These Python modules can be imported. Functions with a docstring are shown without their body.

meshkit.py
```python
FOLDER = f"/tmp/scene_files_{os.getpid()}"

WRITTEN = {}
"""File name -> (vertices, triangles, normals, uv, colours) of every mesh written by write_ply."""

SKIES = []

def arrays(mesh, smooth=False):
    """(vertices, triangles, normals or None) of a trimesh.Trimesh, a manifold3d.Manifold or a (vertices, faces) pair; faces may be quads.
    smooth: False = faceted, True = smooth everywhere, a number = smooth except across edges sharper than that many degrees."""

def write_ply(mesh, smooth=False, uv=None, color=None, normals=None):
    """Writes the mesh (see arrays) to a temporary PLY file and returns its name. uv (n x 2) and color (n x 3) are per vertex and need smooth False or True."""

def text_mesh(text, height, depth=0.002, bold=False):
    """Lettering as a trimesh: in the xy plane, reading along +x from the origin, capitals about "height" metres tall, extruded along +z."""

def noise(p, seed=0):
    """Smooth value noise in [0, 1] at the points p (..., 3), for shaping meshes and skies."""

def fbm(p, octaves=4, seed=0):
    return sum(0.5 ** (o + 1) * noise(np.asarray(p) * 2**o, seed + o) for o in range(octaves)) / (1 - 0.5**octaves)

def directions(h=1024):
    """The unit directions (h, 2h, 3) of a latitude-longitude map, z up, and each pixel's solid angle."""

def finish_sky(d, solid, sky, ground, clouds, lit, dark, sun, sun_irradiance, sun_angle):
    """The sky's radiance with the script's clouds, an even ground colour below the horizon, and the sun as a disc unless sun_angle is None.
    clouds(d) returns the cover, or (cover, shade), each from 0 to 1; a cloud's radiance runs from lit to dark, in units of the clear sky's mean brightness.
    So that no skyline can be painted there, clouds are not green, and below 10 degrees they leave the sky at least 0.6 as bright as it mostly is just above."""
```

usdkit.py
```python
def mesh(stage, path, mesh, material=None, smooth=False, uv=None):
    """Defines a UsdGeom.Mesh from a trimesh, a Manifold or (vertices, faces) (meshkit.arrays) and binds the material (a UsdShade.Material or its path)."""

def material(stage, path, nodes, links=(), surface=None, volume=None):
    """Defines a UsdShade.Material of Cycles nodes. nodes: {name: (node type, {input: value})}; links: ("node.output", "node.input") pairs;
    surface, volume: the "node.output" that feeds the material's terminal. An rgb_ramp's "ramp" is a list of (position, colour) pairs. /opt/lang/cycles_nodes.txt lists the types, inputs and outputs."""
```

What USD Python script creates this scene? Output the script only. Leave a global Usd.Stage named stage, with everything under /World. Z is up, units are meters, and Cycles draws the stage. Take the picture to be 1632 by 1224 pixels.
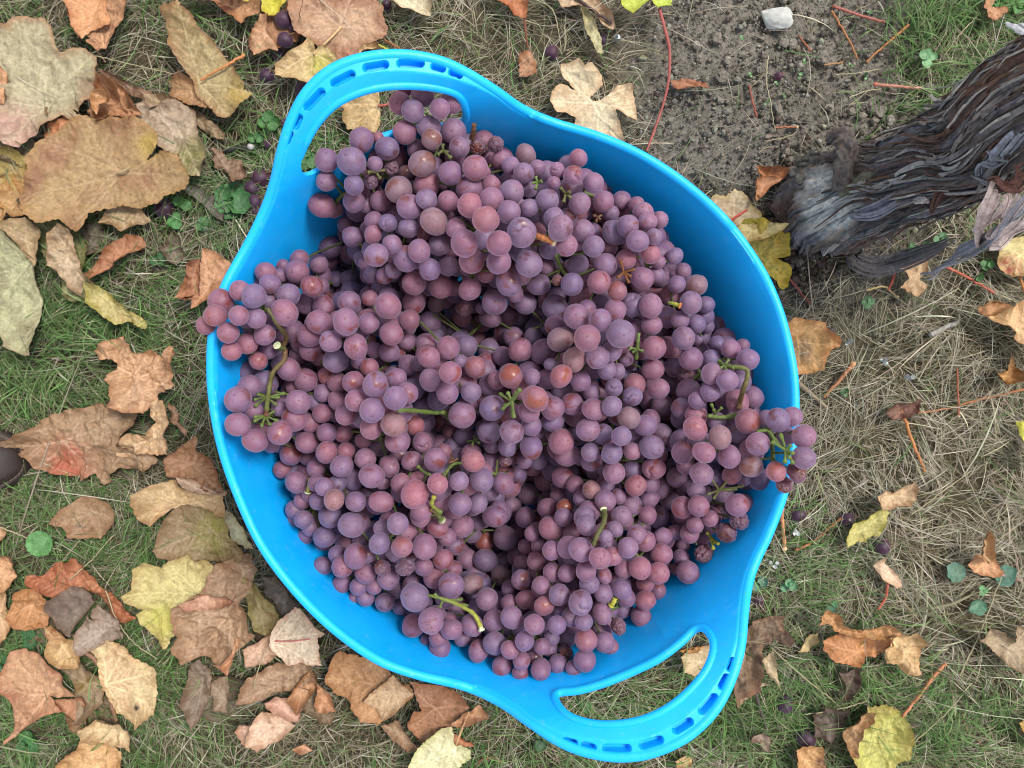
import math, random
import numpy as np, trimesh, usdkit, meshkit
from scipy.spatial import Delaunay, cKDTree
from scipy.interpolate import RBFInterpolator
import shapely
from shapely.geometry import Polygon, LineString, Point
from pxr import Usd, UsdGeom, UsdLux, UsdShade, Sdf, Gf, Vt

stage = Usd.Stage.CreateInMemory()
UsdGeom.SetStageUpAxis(stage, UsdGeom.Tokens.z)
UsdGeom.SetStageMetersPerUnit(stage, 1.0)
UsdGeom.Xform.Define(stage, '/World')
UsdGeom.Scope.Define(stage, '/World/Looks')
_T = Sdf.ValueTypeNames

# ------------------------------------------------------------------ camera, sky, sun, exposure
H = 0.86            # a phone held about arm's height above the ground, looking straight down
F = 1306.0          # focal length in pixels of the 1632-wide photograph
EXPOSURE = 1.54
cam = UsdGeom.Camera.Define(stage, '/World/camera')
cam.CreateHorizontalApertureAttr(36.0)
cam.CreateVerticalApertureAttr(27.0)
cam.CreateFocalLengthAttr(36.0 * F / 1632.0)
cam.CreateClippingRangeAttr((0.02, 1000.0))
cam.CreateExposureAttr(EXPOSURE)
UsdGeom.Xformable(cam).AddTranslateOp().Set((0, 0, H))

SUN_DIR = np.array([0.40, 0.24, 0.88]); SUN_DIR /= np.linalg.norm(SUN_DIR)
elev = math.asin(SUN_DIR[2]); rot = math.atan2(SUN_DIR[0], SUN_DIR[1])
sky_m = usdkit.material(stage, '/World/Looks/overcast_sky', {
    'sky': ('sky_texture', {'sky_type': 'single_scattering', 'sun_disc': False, 'sun_elevation': elev, 'sun_rotation': rot, 'altitude': 200.0}),
    'bw': ('hsv', {'saturation': 0.0, 'value': 1.5, 'hue': 0.5, 'fac': 1.0}),
    'tc': ('texture_coordinate', {}),
    'n': ('noise_texture', {'scale': 2.2, 'detail': 5.0, 'roughness': 0.55}),
    'cov': ('map_range', {'from_min': 0.25, 'from_max': 0.6, 'to_min': 0.62, 'to_max': 0.92, 'clamp': True}),
    'mix': ('mix_color', {'blend_type': 'mix'}),
    'bg': ('background_shader', {'strength': 0.075})},
    [('sky.color', 'bw.color'), ('tc.generated', 'n.vector'), ('n.fac', 'cov.value'), ('cov.result', 'mix.fac'),
     ('sky.color', 'mix.a'), ('bw.color', 'mix.b'), ('mix.result', 'bg.color')], surface='bg.background')
dome = UsdLux.DomeLight.Define(stage, '/World/sky')
UsdShade.MaterialBindingAPI.Apply(dome.GetPrim()).Bind(sky_m)
dome.GetPrim().SetCustomDataByKey('kind', 'structure')
sun = UsdLux.DistantLight.Define(stage, '/World/sun')
sun.CreateIntensityAttr(0.40); sun.CreateAngleAttr(15.0); sun.CreateNormalizeAttr(True)
sun.CreateColorAttr(Gf.Vec3f(1.0, 0.96, 0.90))
_z = SUN_DIR; _x = np.cross([0, 1, 0], _z); _x /= np.linalg.norm(_x); _y = np.cross(_z, _x)
UsdGeom.Xformable(sun).AddTransformOp().Set(Gf.Matrix4d(*_x, 0, *_y, 0, *_z, 0, 0, 0, 0, 1))

# ------------------------------------------------------------------ helpers
taken = {}
def numbered(parent, name):
    k = (parent, name); n = taken.get(k, 0); taken[k] = n + 1
    return f'{parent}/{name}' if n == 0 else f'{parent}/{name}_{n:03d}'
def tag(p, label=None, cat=None, group=None, kind=None):
    p = p.GetPrim() if hasattr(p, 'GetPrim') else p
    for k, v in (('label', label), ('category', cat), ('group', group), ('kind', kind)):
        if v: p.SetCustomDataByKey(k, v)
    return p
def thing(name, loc=(0, 0, 0)):
    x = UsdGeom.Xform.Define(stage, numbered('/World', name)); x.AddTranslateOp().Set(Gf.Vec3d(*map(float, loc)))
    return x.GetPrim()
def normals_of(v, f):
    n = np.zeros_like(v); fn = np.cross(v[f[:, 1]] - v[f[:, 0]], v[f[:, 2]] - v[f[:, 0]])
    for k in range(3): np.add.at(n, f[:, k], fn)
    l = np.linalg.norm(n, axis=1, keepdims=True)
    return np.where(l > 0, n / np.maximum(l, 1e-30), [0, 0, 1.0])
def mesh(name, v, f, mat, parent=None, n=None, smooth=True, color=None, extra=None, matrix=None, origin=None):
    """ONE Mesh prim under parent (a prim) or under /World; color = per-vertex pigment."""
    path = numbered(str(parent.GetPath()) if parent else '/World', name)
    v = np.asarray(v, float); f = np.asarray(f, int)
    if origin is not None: v = v - np.asarray(origin)
    m = UsdGeom.Mesh.Define(stage, path)
    m.CreatePointsAttr(Vt.Vec3fArray.FromNumpy(v.astype(np.float32)))
    m.CreateFaceVertexCountsAttr(Vt.IntArray.FromNumpy(np.full(len(f), f.shape[1], np.int32)))
    m.CreateFaceVertexIndicesAttr(Vt.IntArray.FromNumpy(f.astype(np.int32).ravel()))
    m.CreateSubdivisionSchemeAttr('none')
    if n is None and smooth: n = normals_of(v, f)
    if n is not None:
        m.CreateNormalsAttr(Vt.Vec3fArray.FromNumpy(np.asarray(n, np.float32))); m.SetNormalsInterpolation('vertex')
    if color is not None:
        UsdGeom.PrimvarsAPI(m).CreatePrimvar('pigment', _T.Color3fArray, 'vertex').Set(Vt.Vec3fArray.FromNumpy(np.asarray(color, np.float32)))
    UsdShade.MaterialBindingAPI.Apply(m.GetPrim()).Bind(mat)
    if matrix is not None: m.AddTransformOp().Set(Gf.Matrix4d(*[float(q) for q in np.asarray(matrix).T.ravel()]))
    return m.GetPrim()
K = 0.66                                         # photographed value of a well lit surface -> base colour
def lin(r, g, b, k=K):
    c = np.array([r, g, b], float) / 255.0
    return np.where(c <= 0.04045, c / 12.92, ((c + 0.055) / 1.055) ** 2.4) * k
ZO = {0: (0, 0), 1: (0, 0), 2: (0, 400), 3: (0, 804), 4: (500, 0), 5: (500, 400), 6: (500, 804), 7: (1072, 0), 8: (1072, 400), 9: (1072, 804)}
S = 1632 / 560.0
def zp(zone, pts):
    p = np.asarray(pts, float).reshape(-1, 2)
    return p if zone == 0 else p / S + np.array(ZO[zone])
def w(px, py, z):
    """The point at height z that stands at this place of the ground plan."""
    z = np.asarray(z, float); D = H - z
    return np.stack(np.broadcast_arrays((np.asarray(px) - 816) / F * D, (612 - np.asarray(py)) / F * D, z), -1)
def pix(p):
    D = H - p[..., 2]
    return np.stack([816 + p[..., 0] * F / D, 612 - p[..., 1] * F / D], -1)
def cat(parts):
    vs, fs, o = [], [], 0
    for v, f in parts: vs.append(v); fs.append(np.asarray(f) + o); o += len(v)
    return np.vstack(vs), np.vstack(fs)
def spline(p, n):
    p = np.asarray(p, float)
    if len(p) == 2: return p[0] + (p[1] - p[0]) * np.linspace(0, 1, n)[:, None]
    q = np.vstack([2 * p[0] - p[1], p, 2 * p[-1] - p[-2]])
    t = np.linspace(0, len(p) - 1 - 1e-9, n); i = t.astype(int); u = (t - i)[:, None]
    a, b, c, d = q[i], q[i + 1], q[i + 2], q[i + 3]
    return 0.5 * (2 * b + (c - a) * u + (2 * a - 5 * b + 4 * c - d) * u * u + (3 * b - a - 3 * c + d) * u ** 3)
def tube(p, r, k=7, lump=0.0, seed=0, closed=False):
    p = np.asarray(p, float); n = len(p); r = np.broadcast_to(np.asarray(r, float), (n,))
    if closed: t = np.roll(p, -1, 0) - np.roll(p, 1, 0)
    else: t = np.gradient(p, axis=0)
    t /= np.maximum(np.linalg.norm(t, axis=1, keepdims=True), 1e-12)
    up = np.array([0, 0, 1.0]); a = np.cross(t, up); bad = np.linalg.norm(a, axis=1) < 0.15
    a[bad] = np.cross(t[bad], [1.0, 0, 0]); a /= np.linalg.norm(a, axis=1, keepdims=True); b = np.cross(a, t)
    th = np.arange(k) / k * 2 * np.pi
    rr = r[:, None] * np.ones(k)
    if lump: rr = rr * (1 + lump * (meshkit.noise(np.stack(np.broadcast_arrays(np.arange(n)[:, None] * 0.45, th * 1.3, seed * 7.1), -1), seed) - 0.5) * 2)
    v = p[:, None] + rr[..., None] * (np.cos(th)[:, None] * a[:, None] + np.sin(th)[:, None] * b[:, None])
    v = v.reshape(-1, 3); f = []
    for i in range(n if closed else n - 1):
        j = (i + 1) % n
        for q in range(k):
            q2 = (q + 1) % k
            f += [[i * k + q, i * k + q2, j * k + q2], [i * k + q, j * k + q2, j * k + q]]
    if not closed:
        c0, c1 = len(v), len(v) + 1; v = np.vstack([v, p[:1], p[-1:]])
        for q in range(k):
            q2 = (q + 1) % k; f += [[c0, q2, q], [c1, (n - 1) * k + q, (n - 1) * k + q2]]
    return v, np.array(f)[:, ::-1]
def ribbon(p, wid, nrm, th=0.0008):
    """A closed strip along p with half widths wid, its face turned to nrm."""
    p = np.asarray(p, float); n = len(p); t = np.gradient(p, axis=0); t /= np.linalg.norm(t, axis=1, keepdims=True)
    nrm = np.broadcast_to(nrm, p.shape); s = np.cross(t, nrm); s /= np.maximum(np.linalg.norm(s, axis=1, keepdims=True), 1e-9); nn = np.cross(s, t)
    wid = np.asarray(wid)[:, None]
    v = np.stack([p - s * wid, p + nn * wid * 0.18, p + s * wid, p + s * wid - nn * th, p + nn * (wid * 0.18 - th), p - s * wid - nn * th], 1).reshape(-1, 3); f = []
    for i in range(n - 1):
        for q in range(6):
            q2 = (q + 1) % 6; f += [[i * 6 + q, i * 6 + q2, i * 6 + 6 + q2], [i * 6 + q, i * 6 + 6 + q2, i * 6 + 6 + q]]
    for e in (0, n - 1):
        b = e * 6; ff = [[b, b + 1, b + 4], [b, b + 4, b + 5], [b + 1, b + 2, b + 3], [b + 1, b + 3, b + 4]]
        f += ff if e == 0 else [x[::-1] for x in ff]
    return v, np.array(f)
def resample(loop, step):
    loop = np.vstack([loop, loop[:1]]); d = np.r_[0, np.cumsum(np.linalg.norm(np.diff(loop, axis=0), axis=1))]
    n = max(8, int(d[-1] / step)); s = np.linspace(0, d[-1], n, endpoint=False)
    return np.stack([np.interp(s, d, loop[:, 0]), np.interp(s, d, loop[:, 1])], 1)
def smooth_loop(p, step):
    p = np.asarray(p, float); n = len(p); t = np.linspace(0, n, n * 24, endpoint=False); i = t.astype(int); u = (t - i)[:, None]
    a, b, c, d = p[(i - 1) % n], p[i % n], p[(i + 1) % n], p[(i + 2) % n]
    return resample(0.5 * (2 * b + (c - a) * u + (2 * a - 5 * b + 4 * c - d) * u * u + (3 * b - a - 3 * c + d) * u ** 3), step)

# ------------------------------------------------------------------ materials
def look(name, nodes, links, surface): return usdkit.material(stage, '/World/Looks/' + name, nodes, links, surface=surface)
def pigment_look(name, rough=0.8, transl=0.0, vary=0.35, scale=900.0, bump=0.3, dist=0.0006, spec=0.25, bscale=None):
    """Base colour from the mesh's own pigment with a fine procedural mottle and relief on top."""
    nodes = {'a': ('attribute', {'attribute': 'pigment'}), 'g': ('geometry', {}),
             'n': ('noise_texture', {'scale': scale, 'detail': 4.0, 'roughness': 0.6}),
             'r': ('map_range', {'from_min': 0.25, 'from_max': 0.75, 'to_min': 1 - vary, 'to_max': 1 + vary * 0.7}),
             'm': ('mix_color', {'blend_type': 'multiply', 'fac': 1.0}),
             'n2': ('noise_texture', {'scale': bscale or scale * 0.6, 'detail': 4.0, 'roughness': 0.6}),
             'b': ('bump', {'strength': bump, 'distance': dist}),
             'p': ('principled_bsdf', {'roughness': rough, 'specular_ior_level': spec})}
    links = [('g.position', 'n.vector'), ('g.position', 'n2.vector'), ('n.fac', 'r.value'), ('a.color', 'm.a'), ('r.result', 'm.b'), ('m.result', 'p.base_color'),
             ('n2.fac', 'b.height'), ('b.normal', 'p.normal')]
    out = 'p.BSDF'
    if transl:
        nodes['t'] = ('translucent_bsdf', {}); nodes['x'] = ('mix_closure', {'fac': transl})
        links += [('m.result', 't.color'), ('p.BSDF', 'x.closure1'), ('t.BSDF', 'x.closure2')]; out = 'x.closure'
    return look(name, nodes, links, out)
leaf_look = pigment_look('dry_leaf', 0.62, 0.16, 0.3, 420.0, 0.5, 0.0018, 0.35, 330.0)
grass_look = pigment_look('grass_blade', 0.6, 0.25, 0.2, 150.0, 0.0, 0.0003, 0.3)
soil_look = pigment_look('soil', 0.95, 0, 0.55, 300.0, 0.9, 0.004, 0.1)
bark_look = pigment_look('bark', 0.85, 0, 0.45, 260.0, 0.8, 0.002, 0.2, 500.0)
twig_look = pigment_look('twig', 0.6, 0, 0.3, 400.0, 0.4, 0.0008, 0.35)
stone_look = pigment_look('stone', 0.8, 0, 0.2, 200.0, 0.5, 0.002, 0.3)
leather_look = pigment_look('leather', 0.5, 0, 0.25, 300.0, 0.3, 0.001, 0.4)

def plastic(name, base):
    return look(name, {'g': ('geometry', {}), 'n': ('noise_texture', {'scale': 30.0, 'detail': 5.0, 'roughness': 0.65}),
        'r': ('rgb_ramp', {'ramp': [(0.3, tuple(np.array(base) * 0.93)), (0.7, tuple(np.array(base) * 1.05))]}),
        'd': ('noise_texture', {'scale': 160.0, 'detail': 3.0, 'roughness': 0.7}), 'dr': ('map_range', {'from_min': 0.60, 'from_max': 0.82, 'to_min': 0.0, 'to_max': 0.28, 'clamp': True}),
        'dm': ('mix_color', {'blend_type': 'mix', 'b': (0.22, 0.40, 0.55)}),
        'sp': ('noise_texture', {'scale': 700.0, 'detail': 2.0}), 'spr': ('map_range', {'from_min': 0.74, 'from_max': 0.80, 'to_min': 0.0, 'to_max': 0.6, 'clamp': True}), 'spm': ('mix_color', {'blend_type': 'mix', 'b': (0.05, 0.04, 0.03)}),
        'mp': ('mapping', {'scale': (1.0, 1.0, 9.0), 'rotation': (0.5, 0.3, 0.0)}), 'sc': ('noise_texture', {'scale': 90.0, 'detail': 4.0, 'roughness': 0.75}), 'scr': ('map_range', {'from_min': 0.62, 'from_max': 0.72, 'to_min': 0.0, 'to_max': 0.25, 'clamp': True}), 'scm': ('mix_color', {'blend_type': 'mix', 'b': (0.25, 0.50, 0.70)}),
        'rr': ('map_range', {'from_min': 0.3, 'from_max': 0.7, 'to_min': 0.42, 'to_max': 0.6}),
        'b': ('bump', {'strength': 0.06, 'distance': 0.002}),
        'p': ('principled_bsdf', {'specular_ior_level': 0.4})},
        [('g.position', 'n.vector'), ('g.position', 'd.vector'), ('n.fac', 'r.fac'), ('d.fac', 'dr.value'), ('dr.result', 'dm.fac'), ('r.color', 'dm.a'), ('dm.result', 'scm.a'), ('g.position', 'mp.vector'), ('mp.vector', 'sc.vector'), ('sc.fac', 'scr.value'), ('scr.result', 'scm.fac'), ('g.position', 'sp.vector'), ('sp.fac', 'spr.value'), ('spr.result', 'spm.fac'), ('scm.result', 'spm.a'), ('spm.result', 'p.base_color'),
         ('n.fac', 'rr.value'), ('rr.result', 'p.roughness'), ('n.fac', 'b.height'), ('b.normal', 'p.normal')], 'p.BSDF')
tub_look = plastic('blue_plastic', (0.0, 0.345, 0.84))

def berry_look(name, bloom, skin, seed, patch):
    """A grape: matte waxy bloom over red-brown skin that shows where the bloom is rubbed off, dark specks, a scar at the tip."""
    off = (seed * 1.37, seed * 0.71, seed * 2.11)
    return look(name, {
        'g': ('geometry', {}), 'mp': ('mapping', {'location': off}), 'tc': ('texture_coordinate', {}),
        'n': ('noise_texture', {'scale': 56.0, 'detail': 5.0, 'roughness': 0.55, 'distortion': 0.8}),
        'pr': ('map_range', {'from_min': patch, 'from_max': patch + 0.075, 'to_min': 0.0, 'to_max': 0.92, 'clamp': True}),
        'big': ('noise_texture', {'scale': 24.0, 'detail': 1.0}),
        'br': ('rgb_ramp', {'ramp': [(0.3, tuple(np.array(bloom) * (0.80, 0.86, 0.98))), (0.5, tuple(bloom)), (0.7, tuple(np.array(bloom) * (1.22, 1.02, 0.92)))]}),
        'fine': ('noise_texture', {'scale': 520.0, 'detail': 3.0, 'roughness': 0.7}), 'fr': ('map_range', {'from_min': 0.3, 'from_max': 0.7, 'to_min': 0.86, 'to_max': 1.1}),
        'fm': ('mix_color', {'blend_type': 'multiply', 'fac': 1.0}),
        'mid': ('noise_texture', {'scale': 190.0, 'detail': 2.0}), 'midr': ('map_range', {'from_min': 0.35, 'from_max': 0.7, 'to_min': 0.0, 'to_max': 0.30, 'clamp': True}),
        'mm': ('mix_color', {'blend_type': 'mix', 'b': tuple(skin)}),
        'm': ('mix_color', {'blend_type': 'mix', 'b': tuple(skin)}),
        'v': ('voronoi_texture', {'scale': 330.0}), 'vr': ('map_range', {'from_min': 0.13, 'from_max': 0.22, 'to_min': 0.55, 'to_max': 0.0, 'clamp': True}),
        'vg': ('math', {'math_type': 'multiply'}), 'vm': ('map_range', {'from_min': 0.45, 'from_max': 0.6, 'clamp': True}),
        'sm': ('mix_color', {'blend_type': 'mix', 'b': (0.028, 0.012, 0.022)}),
        'sep': ('separate_xyz', {}), 'x2': ('math', {'math_type': 'multiply'}), 'y2': ('math', {'math_type': 'multiply'}), 'r2': ('math', {'math_type': 'add'}), 'zt': ('math', {'math_type': 'greater_than', 'value2': 0.0}),
        'tipr': ('map_range', {'from_min': 0.003, 'from_max': 0.009, 'to_min': 0.75, 'to_max': 0.0, 'clamp': True}), 'tip': ('math', {'math_type': 'multiply'}),
        'tm': ('mix_color', {'blend_type': 'mix', 'b': (0.06, 0.028, 0.02)}),
        'rg': ('mix_float', {'a': 0.58, 'b': 0.3}),
        'bp': ('bump', {'strength': 0.12, 'distance': 0.0006}),
        'p': ('principled_bsdf', {'specular_ior_level': 0.35, 'subsurface_weight': 0.2, 'subsurface_radius': (1.0, 0.35, 0.4), 'subsurface_scale': 0.0035,
                                  'sheen_weight': 0.18, 'sheen_roughness': 0.4, 'sheen_tint': (0.78, 0.70, 0.95)})},
        [('g.position', 'mp.vector'), ('mp.vector', 'n.vector'), ('mp.vector', 'big.vector'), ('mp.vector', 'fine.vector'), ('mp.vector', 'mid.vector'), ('mp.vector', 'v.vector'),
         ('n.fac', 'pr.value'), ('big.fac', 'br.fac'), ('fine.fac', 'fr.value'), ('br.color', 'fm.a'), ('fr.result', 'fm.b'),
         ('mid.fac', 'midr.value'), ('midr.result', 'mm.fac'), ('fm.result', 'mm.a'), ('pr.result', 'm.fac'), ('mm.result', 'm.a'),
         ('v.distance', 'vr.value'), ('big.fac', 'vm.value'), ('vr.result', 'vg.value1'), ('vm.result', 'vg.value2'), ('vg.value', 'sm.fac'), ('m.result', 'sm.a'),
         ('tc.object', 'sep.vector'), ('sep.x', 'x2.value1'), ('sep.x', 'x2.value2'), ('sep.y', 'y2.value1'), ('sep.y', 'y2.value2'), ('x2.value', 'r2.value1'), ('y2.value', 'r2.value2'), ('r2.value', 'tipr.value'), ('sep.z', 'zt.value1'), ('tipr.result', 'tip.value1'), ('zt.value', 'tip.value2'), ('tip.value', 'tm.fac'), ('sm.result', 'tm.a'), ('tm.result', 'p.base_color'),
         ('pr.result', 'rg.fac'), ('rg.result', 'p.roughness'), ('fine.fac', 'bp.height'), ('bp.normal', 'p.normal')], 'p.BSDF')
KB = 0.57
BERRY_LOOKS = [berry_look('grape_lilac', lin(141, 112, 145, KB), lin(128, 74, 73, KB), 1, 0.585),
               berry_look('grape_mauve', lin(146, 109, 138, KB), lin(135, 72, 71, KB), 2, 0.58),
               berry_look('grape_slate', lin(134, 112, 145, KB), lin(109, 66, 74, KB), 3, 0.60),
               berry_look('grape_pink', lin(154, 108, 131, KB), lin(141, 74, 71, KB), 4, 0.58),
               berry_look('grape_tan', lin(144, 116, 129, KB), lin(128, 83, 75, KB), 5, 0.55),
               berry_look('grape_red', lin(155, 106, 123, KB), lin(149, 82, 68, KB), 6, 0.53)]
dry_berry_look = berry_look('grape_shrivelled', lin(118, 88, 108, KB), lin(110, 62, 52, KB), 7, 0.52)
ground_berry_look = berry_look('grape_fallen', lin(92, 58, 84, KB * .7), lin(78, 42, 52, KB * .7), 8, 0.55)
# ------------------------------------------------------------------ ground
def ground_z(x, y):
    p = np.stack([np.asarray(x) * 9, np.asarray(y) * 9, np.zeros_like(np.asarray(x, float))], -1)
    q = np.stack([np.asarray(x) * 60, np.asarray(y) * 60, np.zeros_like(np.asarray(x, float)) + 3.3], -1)
    return (meshkit.fbm(p, 3, 5) - 0.5) * 0.012 + (meshkit.fbm(q, 3, 6) - 0.5) * 0.006
def bump2(px, py, cx, cy, sx, sy=None):
    return np.exp(-0.5 * (((px - cx) / sx) ** 2 + ((py - cy) / (sy or sx)) ** 2))
def gate(x, a, b): return np.clip((x - a) / (b - a), 0, 1)
def pnoise(px, py, s, seed): return meshkit.fbm(np.stack([px / s, py / s, np.zeros_like(px) + seed * 3.7], -1), 3, seed)
def bare(px, py):
    """Where the soil lies bare: the dug strip round the vine's foot."""
    b = gate(px + 60 * (pnoise(px, py, 60.0, 3) - 0.5), 955, 1060) * gate(-py - 90 * (pnoise(px, py, 70.0, 4) - 0.5), -400, -270) * gate(-px - 120 * (pnoise(px, py, 70.0, 8) - 0.5), -1530, -1450)
    b = np.maximum(b, bump2(px, py, 1290, 385, 125, 85) * 1.5)
    b = np.maximum(b, 0.55 * bump2(px, py, 1060, 40, 90, 70))
    return np.clip(b, 0, 1)
def green_density(px, py):
    g = 0.06 - 0.045 * gate(px, 1000, 1300) + 0 * px
    for cx, cy, sx, sy, a in ((60, 545, 120, 75, 2.2), (180, 470, 80, 60, .5), (120, 1110, 110, 85, 2.0), (20, 960, 60, 60, 1.0), (1555, 95, 105, 110, 2.6), (1500, 30, 60, 40, .8), (1230, 1130, 110, 80, 1.0), (1250, 900, 60, 60, .9),
                              (420, 270, 60, 60, .7), (260, 330, 60, 40, .5), (1000, 1130, 120, 40, .7), (1480, 1170, 120, 60, .8), (1480, 1100, 80, 60, .4), (190, 860, 70, 60, .8), (540, 230, 60, 50, .5), (790, 1190, 150, 50, .5), (70, 760, 60, 60, .7), (200, 20, 200, 50, .35)):
        g = g + a * bump2(px, py, cx, cy, sx, sy)
    return g * (1 - 0.93 * bare(px, py) * (1 - gate(px, 1400, 1500)))

gx = np.r_[-9, -5, -3, -1.8, -1.2, np.linspace(-0.95, 0.95, 260), 1.2, 1.8, 3, 5, 9]
gy = np.r_[-9, -5, -3, -1.8, -1.1, np.linspace(-0.75, 0.75, 205), 1.1, 1.8, 3, 5, 9]
X, Y = np.meshgrid(gx, gy); Z = ground_z(X, Y)
PX, PY = 816 + X * F / H, 612 - Y * F / H
bb = bare(PX, PY)
Z = Z - 0.004 + bb * (meshkit.fbm(np.stack([X * 90, Y * 90, X * 0], -1), 3, 9) - 0.5) * 0.012
gv = np.stack([X, Y, Z], -1).reshape(-1, 3); nx, ny = len(gx), len(gy)
ii = (np.arange(ny - 1)[:, None] * nx + np.arange(nx - 1)).ravel()
gf = np.vstack([np.stack([ii, ii + 1, ii + nx + 1], 1), np.stack([ii, ii + nx + 1, ii + nx], 1)])
t1 = meshkit.fbm(gv * 25, 4, 11)[:, None]
gcol = lin(130, 124, 115) * (0.6 + 0.7 * t1) * bb.ravel()[:, None] + lin(104, 97, 76) * (0.45 + 0.6 * t1) * (1 - bb.ravel()[:, None])
tag(mesh('ground', gv, gf, soil_look, color=gcol), kind='structure')

rng = np.random.default_rng(20)
def scatter(n, dens, box=(-330, -260, 1960, 1480), inside=True):
    out = np.zeros((0, 2)); peak = 1.0
    while len(out) < n:
        p = np.stack([rng.uniform(box[0], box[2], 20000), rng.uniform(box[1], box[3], 20000)], 1)
        q = (p - (806, 632)); rho = np.hypot(q[:, 0], q[:, 1])
        d = np.clip(dens(p[:, 0], p[:, 1]), 0, 1) * np.where(rho < 262, 0, np.where(rho < 330, 0.25, 1))
        out = np.vstack([out, p[rng.random(len(p)) < d]])
    return out[:n]
def blades(name, pts, ang, L, half, e0, e1, bend, cols, m=5, lift=0.0, label=None, cat=None):
    n = len(pts); P = np.zeros((n, m, 3)); base = w(pts[:, 0], pts[:, 1], 0.0); base[:, 2] = ground_z(base[:, 0], base[:, 1]) + lift
    P[:, 0] = base; step = L / (m - 1)
    for i in range(1, m):
        u = (i - 0.5) / (m - 1); a = ang + bend * u; e = e0 + (e1 - e0) * u
        P[:, i] = P[:, i - 1] + step[:, None] * np.stack([np.cos(a) * np.cos(e), np.sin(a) * np.cos(e), np.sin(e)], 1)
    P[..., 2] = np.maximum(P[..., 2], (ground_z(P[..., 0], P[..., 1]) + lift * 0.5 + 0.0006))
    tt = np.linspace(0, 1, m); wv = half[:, None] * np.clip(1.25 - tt ** 2 * 1.15, 0.08, 1)
    a = ang[:, None] + bend[:, None] * tt; roll = rng.normal(0, 0.5, n)[:, None]
    sd = np.stack([-np.sin(a) * np.cos(roll), np.cos(a) * np.cos(roll), np.sin(roll) + 0 * a], -1)
    v = np.stack([P - sd * wv[..., None], P + sd * wv[..., None]], 2)          # n, m, 2, 3
    k = np.arange(n)[:, None] * (2 * m) + np.arange(m - 1)[None] * 2
    f = np.stack([np.stack([k, k + 2, k + 3], -1), np.stack([k, k + 3, k + 1], -1)], 2).reshape(-1, 3)
    c = np.repeat(cols, 2 * m, 0)
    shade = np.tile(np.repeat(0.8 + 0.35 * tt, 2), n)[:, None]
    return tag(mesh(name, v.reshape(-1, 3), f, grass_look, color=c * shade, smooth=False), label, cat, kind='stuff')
def flow(pts, s, seed): return 2 * np.pi * 1.6 * (pnoise(pts[:, 0], pts[:, 1], s, seed) - 0.5)
def pick(pal, n, jit=0.16):
    pal = np.array(pal); c = pal[rng.integers(0, len(pal), n)]
    return np.clip(c * np.exp(rng.normal(0, jit, (n, 1))) * np.exp(rng.normal(0, 0.05, (n, 3))), 0.005, 0.9)
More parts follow.
